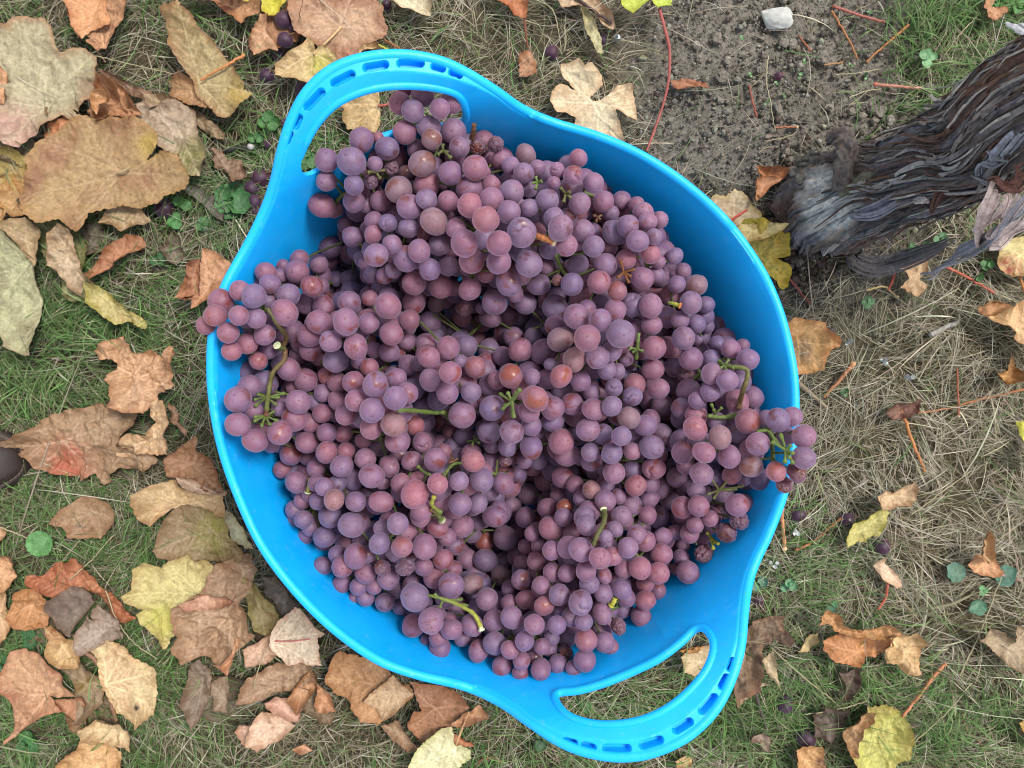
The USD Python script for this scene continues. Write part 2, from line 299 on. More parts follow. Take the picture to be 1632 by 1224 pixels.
# dead matted thatch, then straw on top of it
n = 42000; pts = scatter(n, lambda x, y: 1 - 0.95 * bare(x, y))
blades('matted_thatch', pts, flow(pts, 110.0, 21) + rng.normal(0, 0.9, n), rng.lognormal(math.log(0.022), 0.45, n), rng.uniform(0.00025, 0.00055, n), rng.uniform(0, 0.35, n), rng.uniform(-0.6, 0.1, n),
       rng.normal(0, 0.7, n), pick([lin(140, 130, 102), lin(116, 108, 82), lin(158, 147, 118), lin(100, 94, 70), lin(136, 120, 96)], n), 4, 0.001, 'dull brown mat of dead grass bits lying flat on the soil', 'dead grass')
n = 46000; pts = scatter(n, lambda x, y: (0.35 + 1.1 * pnoise(x, y, 90.0, 31)) * (1 - 0.97 * bare(x, y)) * (0.72 + 0.5 * gate(x, 850, 1250)))
blades('dry_straw', pts, flow(pts, 75.0, 22) + rng.normal(0, 0.62, n), rng.lognormal(math.log(0.033), 0.5, n), rng.lognormal(math.log(0.00026), 0.45, n), rng.uniform(0.1, 0.75, n), rng.uniform(-1.0, -0.1, n),
       rng.normal(0, 0.3, n), pick([lin(202, 194, 170), lin(184, 176, 150), lin(166, 158, 134), lin(216, 210, 188), lin(150, 145, 118), lin(172, 158, 136)], n), 5, 0.003, 'pale dry straw lying in tangled swirls over the ground', 'straw')
n = 20000; pts = scatter(n, lambda x, y: green_density(x, y) * (0.25 + 1.3 * pnoise(x, y, 55.0, 33)))
blades('green_grass', pts, flow(pts, 60.0, 24) + rng.normal(0, 0.8, n), rng.lognormal(math.log(0.03), 0.35, n), rng.uniform(0.0003, 0.0007, n), rng.uniform(0.3, 1.2, n), rng.uniform(-0.8, 0.3, n),
       rng.normal(0, 0.5, n), pick([lin(88, 128, 64, .72), lin(108, 146, 80, .72), lin(76, 108, 56, .72), lin(130, 152, 98, .72), lin(124, 134, 94)], n), 5, 0.002, 'fine green grass growing in patches through the straw', 'grass')
# crumbs of soil
n = 14000; pts = scatter(n, lambda x, y: (bare(x, y) + 0.03) * (0.3 + pnoise(x, y, 40.0, 41)))
ico = trimesh.creation.icosahedron(); iv, jf = np.array(ico.vertices), np.array(ico.faces)
rad = np.minimum(rng.lognormal(math.log(0.0010), 0.6, n), 0.0048); c = w(pts[:, 0], pts[:, 1], 0.0); c[:, 2] = ground_z(c[:, 0], c[:, 1]) + rad * 0.3
vv = c[:, None] + iv[None] * rad[:, None, None] * rng.uniform(0.6, 1.25, (n, 12, 1)) * rng.uniform(0.75, 1.2, (n, 1, 3))
ff = (jf[None] + (np.arange(n) * 12)[:, None, None]).reshape(-1, 3)
cc = np.repeat(pick([lin(122, 115, 104), lin(138, 132, 120), lin(106, 99, 90), lin(146, 142, 132)], n), 12, 0)
tag(mesh('soil_crumbs', vv.reshape(-1, 3), ff, soil_look, color=cc), 'grey brown crumbs of soil and grit on the bare ground', 'soil', kind='stuff')

# ------------------------------------------------------------------ the blue tub
OUT = [(337, 560), (345, 500), (362, 450), (398, 385), (424, 330), (439, 285), (449, 240), (465, 190), (490, 145), (530, 110), (580, 92), (640, 87), (700, 97), (745, 117), (790, 145), (830, 173), (880, 195), (960, 220), (1030, 252),
       (1100, 300), (1160, 357), (1210, 427), (1240, 492), (1258, 560), (1266, 620), (1264, 700), (1250, 780), (1225, 850), (1206, 890), (1192, 930), (1185, 980), (1180, 1030), (1166, 1080), (1140, 1130), (1100, 1170), (1050, 1196),
       (1000, 1206), (950, 1202), (900, 1186), (850, 1155), (800, 1120), (740, 1093), (665, 1075), (600, 1050), (530, 1000), (470, 940), (418, 870), (380, 790), (353, 710), (339, 630)]
HOLE_A = [(483, 246), (490, 222), (507, 194), (532, 168), (565, 150), (605, 139), (650, 136), (695, 140), (728, 150), (740, 168), (742, 190), (722, 200), (680, 204), (620, 215), (562, 242), (516, 268), (490, 280), (480, 268)]
HOLE_B = [(884, 1106), (920, 1101), (960, 1090), (1005, 1072), (1050, 1050), (1085, 1024), (1108, 1002), (1122, 1000), (1135, 1015), (1138, 1035), (1128, 1065), (1106, 1094), (1075, 1122), (1040, 1142), (1000, 1153), (955, 1155), (915, 1146), (893, 1130)]
C_RIM, R_RIM, C_BASE, R_BASE, ZR = np.array([800.0, 640.0]), 458.0, np.array([804.8, 631.7]), 0.155, 0.26
outer = smooth_loop(OUT, 2.6); hole_a = smooth_loop(HOLE_A, 2.4); hole_b = smooth_loop(HOLE_B, 2.4)
rim_xy = w(C_RIM[0], C_RIM[1], ZR)[:2]; RR = R_RIM / F * (H - ZR)
outer_tree = cKDTree(resample(outer, 0.8)); outer_poly = Polygon(outer).buffer(0)
HA_C, HB_C = np.array([600.0, 95.0]), np.array([1060.0, 1195.0])
def wall_z(p):
    """Height of the tub's inner face at the plan point p (pixels of the ground plan through the lens axis)."""
    p = np.asarray(p, float); lo, hi = np.zeros(len(p)), np.ones(len(p))
    for _ in range(30):
        t = (lo + hi) / 2; z = ZR * t + 0.004 * (1 - t); D = H - z; r = R_BASE + (RR - R_BASE) * t ** 0.85
        cx, cy = 816 + rim_xy[0] * F / D, 612 - rim_xy[1] * F / D
        far = np.hypot(p[:, 0] - cx, p[:, 1] - cy) > F * r / D
        lo, hi = np.where(far, t, lo), np.where(far, hi, t)
    z = ZR * lo + 0.004 * (1 - lo)
    d = outer_tree.query(p)[0]; nearh = np.maximum(np.exp(-(np.hypot(*(p - HA_C).T) / 150) ** 4), np.exp(-(np.hypot(*(p - HB_C).T) / 165) ** 4))
    fl = 7 + 19 * nearh                                             # a flat flange runs along the edge, broad on the handles
    ex = np.hypot(p[:, 0] - C_RIM[0], p[:, 1] - C_RIM[1]) - R_RIM
    exf = ex - np.clip(fl - d, 0, None)
    z = np.where(ex > 0, ZR + 0.085 * (1 - np.exp(-np.maximum(exf, -6) / 100)), np.where(d < fl, np.minimum(z, ZR), z))
    return z
def capsule(zone, a, b, r): q = zp(zone, [a, b]); return LineString(q).buffer(r * 1.15 / S)
SLOTS = [capsule(1, (1330, 655), (1345, 620), 15), capsule(1, (1370, 585), (1388, 545), 16), capsule(1, (1428, 495), (1490, 428), 18), capsule(4, (95, 385), (172, 345), 18), capsule(4, (246, 314), (328, 300), 18),
         capsule(4, (403, 293), (495, 294), 17), capsule(4, (558, 308), (597, 320), 14), capsule(4, (640, 335), (676, 350), 14), capsule(6, (1172, 1099), (1210, 1110), 15), capsule(6, (1256, 1119), (1296, 1130), 15),
         capsule(6, (1360, 1135), (1455, 1135), 19), capsule(6, (1530, 1120), (1605, 1096), 19), capsule(9, (18, 1048), (76, 1012), 19), capsule(9, (138, 958), (192, 898), 18), capsule(9, (227, 845), (248, 803), 15), capsule(9, (263, 762), (276, 724), 13)]
slot_union = shapely.union_all(SLOTS)
base_px = C_BASE + (R_BASE / H * F * 0.99) * np.stack([np.cos(np.linspace(0, 2 * np.pi, 200, endpoint=False)), np.sin(np.linspace(0, 2 * np.pi, 200, endpoint=False))], 1)
def inner_grid():
    out = []
    for k in range(24):                                             # rings over the wall
        s = (k + 0.5) / 24
        th = np.linspace(0, 2 * np.pi, 220, endpoint=False) + (k % 2) * np.pi / 220
        out.append((C_BASE * (1 - s) + C_RIM * s) + (240 * (1 - s) + 448 * s) * np.stack([np.cos(th), np.sin(th)], 1))
    out = np.vstack(out)
    g = np.stack(np.meshgrid(np.arange(430, 800, 3.0), np.arange(80, 300, 3.0)), -1).reshape(-1, 2)
    g2 = np.stack(np.meshgrid(np.arange(840, 1215, 3.0), np.arange(985, 1212, 3.0)), -1).reshape(-1, 2)
    ring = [np.array(outer_poly.buffer(-q).exterior.coords)[:-1] for q in (3.5, 7.5, 12)]
    ring = [resample(r, 4.5) for r in ring]
    fine = []
    for sl in SLOTS:
        x0, y0, x1, y1 = sl.buffer(4).bounds
        q = np.stack(np.meshgrid(np.arange(x0, x1, 1.0), np.arange(y0, y1, 1.0)), -1).reshape(-1, 2); fine.append(q[shapely.contains_xy(sl.buffer(3.5), q[:, 0], q[:, 1])])
    fine = np.vstack(fine); ft = cKDTree(fine)
    rest = np.vstack([out, g, g2, *ring]); rest = rest[ft.query(rest)[0] > 1.6]
    allp = np.vstack([fine, rest])
    dom = outer_poly.buffer(-1.6).difference(shapely.union_all([Polygon(hole_a).buffer(1.6), Polygon(hole_b).buffer(1.6), Polygon(base_px).buffer(3)]))
    allp = allp[shapely.contains_xy(dom, allp[:, 0], allp[:, 1])]
    allp = np.round(allp * 8) / 8
    return np.unique(allp, axis=0)
bnd = np.vstack([outer, hole_a, hole_b, base_px]); P2 = np.vstack([bnd, inner_grid()])
tri = Delaunay(P2).simplices; cen = P2[tri].mean(1)
dom = outer_poly.difference(shapely.union_all([Polygon(hole_a), Polygon(hole_b), Polygon(base_px)]))
tri = tri[shapely.contains_xy(dom, cen[:, 0], cen[:, 1])]
e1, e2 = P2[tri[:, 1]] - P2[tri[:, 0]], P2[tri[:, 2]] - P2[tri[:, 0]]; ar = e1[:, 0] * e2[:, 1] - e1[:, 1] * e2[:, 0]
tri = np.where((ar > 0)[:, None], tri[:, ::-1], tri)                # face the inside of the tub
tri = tri[np.abs(ar) > 1e-6]
zw = wall_z(P2)
V = w(P2[:, 0], P2[:, 1], zw)
inside = shapely.contains_xy(slot_union, P2[:, 0], P2[:, 1]); sd = shapely.distance(shapely.boundary(slot_union), shapely.points(P2))
N0 = normals_of(V, tri)
V = V - np.array([0, 0, 1.0]) * np.where(inside, np.clip(sd / 2.2, 0, 1) * 0.008, 0)[:, None]
N1 = normals_of(V, tri)
if N1[:, 2].mean() < 0: tri = tri[:, ::-1]; N0, N1 = -N0, -N1
th = np.where(inside, 0.0105, 0.0034)
VB = V - N0 * th[:, None] + np.array([0, 0, 1.0]) * np.where(inside, 0.006, 0)[:, None] * 0
NBv = normals_of(VB, tri[:, ::-1])
edges = np.sort(np.vstack([tri[:, [0, 1]], tri[:, [1, 2]], tri[:, [2, 0]]]), 1)
directed = np.vstack([tri[:, [0, 1]], tri[:, [1, 2]], tri[:, [2, 0]]])
uq, inv, cnt = np.unique(edges, axis=0, return_inverse=True, return_counts=True)
be = directed[cnt[inv.ravel()] == 1]
tub = thing('tub'); tag(tub, 'round bright blue flexible plastic tub with two moulded carrying handles, heaped with grapes', 'tub')
cen = P2[tri].mean(1)
zone = np.where((cen[:, 1] < 268) & (cen[:, 0] < 800) & ((cen[:, 1] < 215 - (cen[:, 0] - 600) * 0.0)) & (np.hypot(*(cen - C_RIM).T) > 466), 1, 0)
zone = np.where((cen[:, 1] > 985) & (cen[:, 0] > 850) & (np.hypot(*(cen - C_RIM).T) > 480), 2, zone)
nP = len(P2); bzone = {}
for q, name in ((0, 'body'), (1, 'handle'), (2, 'handle')):
    T = tri[zone == q]; own = set(map(tuple, np.sort(np.vstack([T[:, [0, 1]], T[:, [1, 2]], T[:, [2, 0]]]), 1).tolist()))
    B = np.array([b for b in be.tolist() if tuple(sorted(b)) in own])
    side = np.vstack([np.stack([B[:, 1], B[:, 0], B[:, 0] + nP], 1), np.stack([B[:, 1], B[:, 0] + nP, B[:, 1] + nP], 1)])
    allf = np.vstack([T, T[:, ::-1] + nP]); used, ix = np.unique(allf, return_inverse=True)
    vv = np.vstack([V, VB])[used]; nn = np.vstack([N1, NBv])[used]; ff = ix.reshape(-1, 3)
    su, six = np.unique(side, return_inverse=True); sv = np.vstack([V, VB])[su]; sf = six.reshape(-1, 3)
    mesh(name, np.vstack([vv, sv]), np.vstack([ff, sf + len(vv)]), tub_look, tub, n=np.vstack([nn, normals_of(sv, sf)]))
# rolled edges: the rim all round, and the lips of the two hand holes
def edge_roll(loop, r, out=0.0, lift=0.0):
    q = resample(loop, 6.0); z = wall_z(q); p = w(q[:, 0], q[:, 1], z + lift)
    for _ in range(2): p = (np.roll(p, 1, 0) + 2 * p + np.roll(p, -1, 0)) / 4
    return tube(p, r, 10, closed=True)
vr, fr = edge_roll(outer, 0.0036, lift=-0.0015); mesh('rim', vr, fr, tub_look, tub)
ha = np.roll(hole_a, -int(np.argmin(np.hypot(*(hole_a - (560, 243)).T))), 0)
start = int(np.argmin(np.hypot(*(ha - (482, 252)).T))); ha = ha[start:] if ha[start + 3, 1] < ha[start, 1] else ha[:start]
pa = w(ha[:, 0], ha[:, 1], wall_z(ha) - 0.001)
for _ in range(2): pa[1:-1] = (pa[:-2] + 2 * pa[1:-1] + pa[2:]) / 4
vr, fr = tube(pa, np.minimum(0.0030, 0.0008 + 0.0022 * np.minimum(np.arange(len(pa)), np.arange(len(pa))[::-1]) / 12), 10); mesh('hand_hole_lip', vr, fr, tub_look, tub)
vr, fr = edge_roll(hole_b, 0.0030, lift=-0.0010); mesh('hand_hole_lip', vr, fr, tub_look, tub)
bc = w(C_BASE[0], C_BASE[1], 0.004)
fl_v, fl_f = np.array(trimesh.creation.cylinder(0.154, 0.006, sections=96).vertices), np.array(trimesh.creation.cylinder(0.154, 0.006, sections=96).faces)
mesh('base', fl_v + [bc[0], bc[1], 0.006], fl_f, tub_look, tub, smooth=False)
# ------------------------------------------------------------------ the grapes
# every berry that shows: x, y, diameter (in the enlarged quarter of the photograph named by the zone), rank 0 = deep .. 4 = in front
BERRIES = {4: '''400 480 110 1/505 440 120 2/460 515 110 3/585 505 100 3/640 475 115 1/425 410 80 0/425 615 110 3/535 590 115 2/548 645 105 3/650 610 120 2/675 685 100 3/760 685 85 2/845 670 88 2/222 650 122 3/300 640 60 1/340 690 118 3/
60 745 115 2/175 750 137 3/285 762 78 3/362 780 80 2/505 760 133 3/475 690 90 1/60 842 105 3/187 860 95 3/268 840 80 2/40 955 122 3/187 935 110 2/395 880 135 3/310 935 100 1/430 800 70 0/95 970 90 1/240 950 80 1/
635 805 125 3/750 780 125 3/795 800 60 1/525 860 125 2/445 960 125 3/525 925 100 3/625 935 100 2/560 1030 130 3/725 880 130 1/825 860 90 1/725 955 120 2/825 925 120 2/915 770 90 2/975 805 100 3/985 720 100 1/1040 780 80 2/
920 890 115 3/1000 880 80 1/1085 930 110 3/1115 850 65 3/1130 790 80 3/1205 815 100 3/1230 735 95 2/1300 850 110 3/1235 945 110 3/1345 935 105 2/1430 930 90 0/1000 965 90 2/945 965 95 1/905 985 110 2/800 1020 135 4/660 1060 100 1/
700 1130 140 4/860 1130 125 4/965 1080 140 3/960 1170 100 1/490 1165 115 3/365 1135 95 2/290 1185 115 3/440 1060 100 2/345 1035 90 2/280 1025 90 1/275 1090 85 2/180 1100 105 2/145 1045 80 0/510 1080 80 0/585 1140 100 1/
1115 1010 100 2/1190 1000 70 1/1145 1060 130 3/1250 1070 110 2/1090 1160 90 1/1175 1140 115 3/1220 1130 80 1/1300 1145 110 3/1375 1150 80 1/1400 1080 120 2/1460 1050 110 2/1380 990 80 1/1505 1120 115 3/1580 1100 80 2/1530 990 100 2/
1500 950 80 1/1550 1030 90 2/1610 1020 80 1/1565 1180 100 2/1450 1205 105 2/870 740 90 1/200 1160 90 1/230 1200 90 1''',
5: '''430 35 125 2/540 85 107 4/625 70 100 1/735 45 125 3/860 50 115 3/1000 60 135 3/905 145 125 3/725 180 110 4/840 240 130 4/700 265 90 2/775 265 55 2/820 310 100 2/690 310 90 0/465 150 120 2/590 165 120 2/650 170 80 0/370 90 80 1/
330 115 80 1/270 110 80 1/250 60 90 1/165 130 90 0/105 130 80 0/30 165 90 0/800 110 80 1/935 200 80 1/985 245 105 1/1045 155 110 1/1130 135 55 3/1080 75 100 0/1225 65 100 1/1200 155 110 3/1120 260 120 1/1355 65 115 2/1325 145 115 3/
1410 185 95 3/1525 125 115 3/1480 250 115 2/1565 255 115 2/1590 110 80 1/1600 50 70 1/1570 345 100 2/1400 275 110 2/1330 320 115 3/1220 305 130 3/1270 270 90 1/1120 345 100 1/1145 410 125 3/1270 405 127 4/1425 385 135 4/1210 505 120 3/
1320 495 115 2/1385 465 100 2/1450 500 80 1/1580 450 120 3/1575 550 105 2/1360 550 90 2/1410 560 80 2/1065 465 120 1/1100 525 55 3/1150 580 110 4/1240 605 95 2/1085 595 100 1/930 400 100 1/1020 400 90 0/960 460 112 3/880 490 100 1/
915 580 120 4/850 600 95 2/815 620 110 1/1015 585 85 3/750 540 105 2/710 440 110 1/625 450 115 3/535 495 107 3/635 563 108 4/680 510 70 1/540 600 110 2/490 520 80 1/620 660 105 3/730 655 105 3/520 430 100 1/440 530 100 1/690 760 130 4/
830 730 125 2/580 690 110 1/1030 685 130 4/1110 730 115 2/1000 750 105 2/1200 710 110 2/1110 790 110 1/1010 810 100 1/920 840 120 4/815 840 110 2/900 910 90 2/890 970 75 2/1010 910 110 3/980 975 80 2/830 900 90 1/700 860 100 0/640 840 90 0/
45 260 110 1/165 240 120 2/25 330 125 3/150 330 130 4/80 420 105 4/195 445 125 3/255 335 100 2/345 255 130 4/260 220 80 1/360 385 120 4/445 320 105 3/465 240 110 1/570 240 90 0/540 330 110 1/100 510 120 2/30 490 100 1/350 470 100 1/
430 420 90 1/280 460 80 0/210 510 80 0/60 580 90 1/260 540 90 0/390 475 80 0/285 620 125 4/185 610 110 2/110 610 100 1/385 590 100 2/435 660 110 2/195 695 105 4/380 685 115 4/270 740 125 4/150 760 110 3/265 825 105 3/370 805 125 4/
390 880 120 3/470 810 100 1/45 660 90 1/110 695 90 1/40 755 100 1/60 845 100 2/140 850 90 1/60 935 110 2/150 930 90 1/230 880 80 0/130 1000 110 2/240 965 105 2/270 1045 125 3/350 1000 100 1/95 1155 105 3/50 1095 90 2/110 1080 90 1/
185 1060 100 1/195 1165 105 3/315 1165 110 3/320 1070 80 0/405 1080 95 2/470 1130 130 3/575 1080 105 4/480 1060 80 1/455 975 100 2/505 890 100 3/565 970 110 4/605 930 80 2/740 975 110 4/675 1070 100 3/780 1060 115 3/880 1080 105 3/
680 1175 115 3/765 1170 90 3/500 1205 100 3/860 1205 100 2/1150 885 130 3/1180 950 110 2/1275 830 120 3/1345 850 100 2/1300 735 110 3/1385 720 105 3/1395 635 90 3/1480 675 95 3/1490 620 110 2/1430 860 95 3/1465 775 110 2/1540 810 110 2/
1600 640 100 2/1285 935 100 3/1290 975 100 1/1385 940 105 3/1480 930 90 2/1395 1030 115 3/1480 1020 100 2/1570 910 120 3/1580 1010 110 3/1495 1090 110 3/1560 1080 90 2/1600 1100 110 2/1290 660 90 1/1040 970 100 0/1160 1050 110 1/
1215 1085 85 2/1250 1150 90 2/1290 1110 90 2/1355 1090 100 1/1415 1140 80 2/1355 1160 100 2/1140 1140 90 1/1085 1195 95 2/1000 1130 110 0/1165 1190 80 2/1470 1180 110 2/1280 1210 110 2/1560 1150 90 2/950 1030 90 0/1550 1190 80 1/
5 610 90 1/10 700 90 1/10 1010 90 1/15 1080 90 1/20 1160 90 2''',
6: '''75 55 110 2/20 60 100 1/50 150 110 3/105 140 90 1/175 95 130 4/195 240 120 4/150 200 110 1/110 230 90 2/135 285 110 3/45 285 85 1/390 90 110 3/320 110 90 1/495 55 100 3/305 180 105 3/410 195 105 3/515 195 115 3/250 230 90 1/
320 295 85 3/425 290 95 3/345 345 110 2/240 320 100 2/575 110 100 2/510 290 90 2/600 255 100 3/690 100 110 2/620 150 90 2/655 190 100 1/840 55 115 3/765 85 80 1/650 300 80 1/560 340 110 1/130 370 90 1/210 380 90 1/280 380 80 1/
240 430 90 1/330 455 95 2/380 400 80 1/190 430 60 0/400 480 70 0/470 430 140 4/465 560 110 2/545 540 130 4/640 375 122 4/735 370 100 3/640 580 105 3/580 620 100 2/585 665 105 2/805 440 115 4/735 560 110 3/840 540 110 3/690 620 80 1/
520 630 50 0/920 525 110 4/840 645 110 3/765 680 100 3/910 675 90 3/875 750 105 3/965 725 90 3/980 635 100 3/1025 558 98 4/960 780 80 1/1055 765 105 3/1060 660 80 2/1025 710 80 2/1130 560 90 4/1105 620 75 2/1070 580 80 1/1095 670 80 1/
1175 620 90 1/1170 685 80 3/1135 740 95 3/1210 760 80 1/1260 725 110 4/1265 630 110 4/1350 640 100 3/1380 660 80 1/1415 565 90 3/1255 545 90 3/1200 520 100 2/1240 455 120 4/1340 505 100 2/1150 490 80 2/1140 420 105 3/1070 470 95 3/
985 440 95 2/910 460 90 2/910 390 80 2/965 350 100 3/1055 375 90 3/1175 320 90 2/1105 315 90 2/1265 310 100 3/1280 370 100 3/1345 410 100 3/1350 330 75 2/1430 395 95 4/1440 300 90 2/1450 435 100 2/1515 295 110 4/1540 445 100 3/
1520 520 100 2/1540 370 90 2/1600 320 110 4/1615 230 110 3/1600 400 80 1/1460 200 100 3/1540 170 100 2/1500 140 100 2/1390 240 90 2/1330 250 105 4/1355 150 70 3/1240 210 120 4/1185 200 110 3/1265 95 95 3/1260 60 110 2/1160 60 90 3/
1100 110 110 3/1080 40 90 2/1015 135 80 3/985 60 100 2/940 130 90 1/985 195 80 2/1045 190 75 2/1105 215 95 3/1035 265 95 2/970 270 80 2/1430 55 100 2/1400 115 80 2/1550 50 90 2/1620 150 90 2/800 260 115 1/890 155 120 1/870 330 100 1/
790 170 100 0/710 250 100 0/960 190 80 0/1030 320 80 1/1370 190 80 1/1200 260 80 1''',
2: '''1235 100 105 3/1300 115 70 1/1255 155 105 3/1115 185 100 3/1180 210 115 4/1025 235 120 2/1000 300 110 4/955 345 90 3/1110 300 100 3/1190 312 98 3/1060 380 105 4/1075 465 100 4/1150 430 105 3/1230 390 105 3/1245 465 80 2/1200 510 90 2/
1320 285 130 4/1340 205 110 3/1450 165 110 4/1380 95 110 2/1390 40 90 1/1480 60 90 1/1490 110 100 0/1560 110 90 0/1315 70 70 0/1250 230 80 1/1420 245 100 0/1440 390 120 2/1400 430 100 2/1440 460 110 2/1385 480 90 1/
1105 690 130 4/1160 630 110 1/1235 610 110 1/1180 740 90 1/1105 805 120 4/1185 880 122 4/1300 845 115 4/1385 700 118 4/1365 780 120 3/1340 550 110 3/1370 630 90 1/1420 600 110 2/1260 900 80 1/1300 730 80 0/1440 800 90 1/
1425 890 110 2/1350 945 105 1/1310 1015 90 1/1375 1075 100 2/1405 1160 80 1/1430 960 80 0/1370 1200 90 1/1440 1130 80 1/1440 1040 80 1''',
3: '1410 70 90 2/1370 60 90 1/1440 105 80 2/1420 145 80 1',
8: '''10 25 80 1/50 95 80 0/20 155 90 1/110 160 110 2/85 240 110 3/155 250 85 1/150 300 90 1/110 340 95 2/35 320 90 2/50 405 115 3/120 415 60 1/160 350 70 0/85 500 120 3/10 540 100 2/180 500 90 2/60 575 90 2/75 650 115 2/115 695 90 3/
40 730 100 2/180 570 105 4/255 600 100 4/175 655 95 3/210 435 80 1/270 455 95 2/350 505 110 3/325 440 70 0/300 700 115 2/350 790 125 4/110 765 110 2/105 825 120 4/220 865 115 4/205 790 90 1/145 935 108 4/45 935 110 2/265 955 110 4/
135 1035 115 4/195 1050 90 1/275 1040 100 2/365 1000 115 4/395 895 110 4/290 840 110 1/330 1060 70 1/490 785 120 4/440 780 90 1/555 770 100 2/610 860 115 4/530 860 90 1/610 960 115 4/480 1025 95 4/575 1030 105 3/520 1085 90 3/
60 1000 80 1/20 1050 100 1/110 1110 90 2/120 1185 100 3/45 1190 110 3/300 1180 110 3/70 1080 80 0''',
9: '310 75 100 3/250 130 110 3/175 65 80 2/105 95 85 3/80 135 100 3/145 225 100 3/70 315 118 4/40 245 80 1/20 300 60 1/140 160 80 0/50 190 70 0/10 130 80 2'}
rows = []
for zn, txt in BERRIES.items():
    for r in txt.replace('\n', '').split('/'):
        if r.strip():
            a = [float(q) for q in r.split()]; c = zp(zn, [a[0], a[1]])[0]; rows.append((c[0], c[1], a[2] / S * 0.95, a[3]))
B = np.array(rows)
keep = []                                       # drop what was noted twice where two quarters overlap
for i in range(len(B)):
    if all(np.hypot(*(B[i, :2] - B[j, :2])) > 9 for j in keep): keep.append(i)
B = B[keep]
MOUND = np.array([(770, 370, 305), (700, 330, 292), (650, 170, 268), (530, 290, 264), (600, 440, 282), (820, 420, 300), (950, 300, 265), (1040, 380, 265), (1100, 480, 246), (880, 480, 262), (950, 530, 280), (720, 580, 270), (600, 640, 276), (540, 520, 267), (380, 500, 275),
    (450, 470, 262), (400, 660, 260), (480, 620, 245), (850, 620, 272), (960, 680, 260), (1100, 690, 265), (1180, 700, 272), (1260, 720, 285), (1180, 560, 250), (1150, 800, 252), (1100, 900, 225), (520, 760, 240), (470, 800, 222), (620, 850, 258), (680, 760, 265),
    (740, 790, 262), (830, 800, 218), (780, 890, 203), (900, 850, 250), (960, 880, 265), (880, 960, 262), (1040, 900, 250), (820, 1030, 242), (930, 1030, 235), (700, 980, 240), (560, 910, 212), (600, 960, 207), (650, 1020, 217), (850, 1070, 226), (1000, 980, 235),
    (430, 430, 250), (520, 430, 222), (700, 700, 240), (790, 530, 230), (690, 520, 240), (340, 600, 250), (400, 900, 200)], float)
mound = RBFInterpolator(MOUND[:, :2], MOUND[:, 2] / 1000, smoothing=20.0, kernel='thin_plate_spline')
SEEDS = [((690, 175), 'grape bunch poking up inside the hand hole of the upper handle'), ((560, 270), 'grape bunch of large dull berries and one shrivelled berry beside the upper left handle foot'),
 ((765, 355), 'highest grape bunch of the heap, with a big glossy red berry near the top centre'), ((610, 395), 'long grape bunch sloping down the left side of the highest bunch'), ((935, 275), 'grape bunch with split berries against the upper wall of the tub'),
 ((1045, 375), 'tightly packed grape bunch against the upper right wall of the tub'), ((895, 370), 'grape bunch beside the cut orange brown stem end'), ((385, 490), 'grape bunch hanging over the left rim of the tub'),
 ((425, 665), 'loose grape bunch round a bare bent green stem at the left wall'), ((560, 520), 'grape bunch with dark speckled berries, left of centre below the long sloping bunch'), ((615, 640), 'pale lilac grape bunch with a thick straight green stem'),
 ((715, 575), 'small pink grape bunch between the speckled bunch and the centre'), ((825, 660), 'grape bunch with a star of bare green stalks at the centre of the heap'), ((950, 540), 'plump grape bunch with orange rubbed berries right of the centre'),
 ((1085, 490), 'dusky grape bunch by the right wall under the tightly packed bunch'), ((985, 690), 'long grape bunch right of the green star of stalks'), ((1165, 575), 'grape bunch with a curved green stem against the right wall'),
 ((1120, 710), 'grape bunch of big pink berries just inside the right rim'), ((1250, 720), 'grape bunch spilling over the right rim with bare green stalks'), ((1145, 815), 'grape bunch with brown dried berries by the lower right wall'),
 ((520, 775), 'grape bunch in the lower left against the tub wall'), ((620, 870), 'grape bunch with two torn red berries in the lower left'), ((735, 750), 'grape bunch of round pink berries with short green stalks, below the centre'),
 ((690, 960), 'grape bunch with a curled yellow green cut stem near the lower wall'), ((870, 880), 'grape bunch of small packed berries right of the dark hollow'), ((970, 870), 'grape bunch with a pale cut stem tip and a greenish berry'),
 ((845, 1030), 'lowest grape bunch, nearest the lower handle'), ((960, 1000), 'grape bunch right of the lowest bunch, with a yellow stub of stem'), ((570, 930), 'shadowed grape bunch low along the lower left wall'),
 ((790, 870), 'dark shaded grape bunch deep in the hollow of the heap'), ((480, 425), 'dark purple grape bunch at the upper left, behind the bunch on the left rim')]
def floor_z(p):                                  # the tub under a berry, or its edge where berries hang over it
    return np.minimum(wall_z(p), 0.266)
dome_d = cKDTree(np.array([s[0] for s in SEEDS], float)).query(B[:, :2])[0]
zb = mound(B[:, :2]) + (B[:, 3] - 2.4) * 0.0085 + 0.027 * (np.exp(-(dome_d / 50.0) ** 2) - 0.55)
for hx, hy, hs, hd in ((795, 880, 52, .034), (700, 525, 34, .020), (785, 525, 30, .022), (850, 800, 40, .022), (705, 700, 34, .018), (570, 440, 42, .024), (1110, 560, 34, .014), (880, 420, 30, .014), (1040, 780, 40, .018), (480, 560, 36, .014), (460, 740, 36, .014), (640, 560, 26, .012), (1000, 600, 30, .014), (850, 1000, 22, .010)):
    zb = zb - 1.45 * hd * bump2(B[:, 0], B[:, 1], hx, hy, hs) * (1.25 - 0.25 * B[:, 3])          # hollows between the bunches
r = np.clip(B[:, 2] / 2 * (H - zb) / F, 0.0045, 0.0108)
lowest = np.full(len(B), 0.0)
zb = np.maximum(zb, floor_z(B[:, :2]) + r * 0.9)
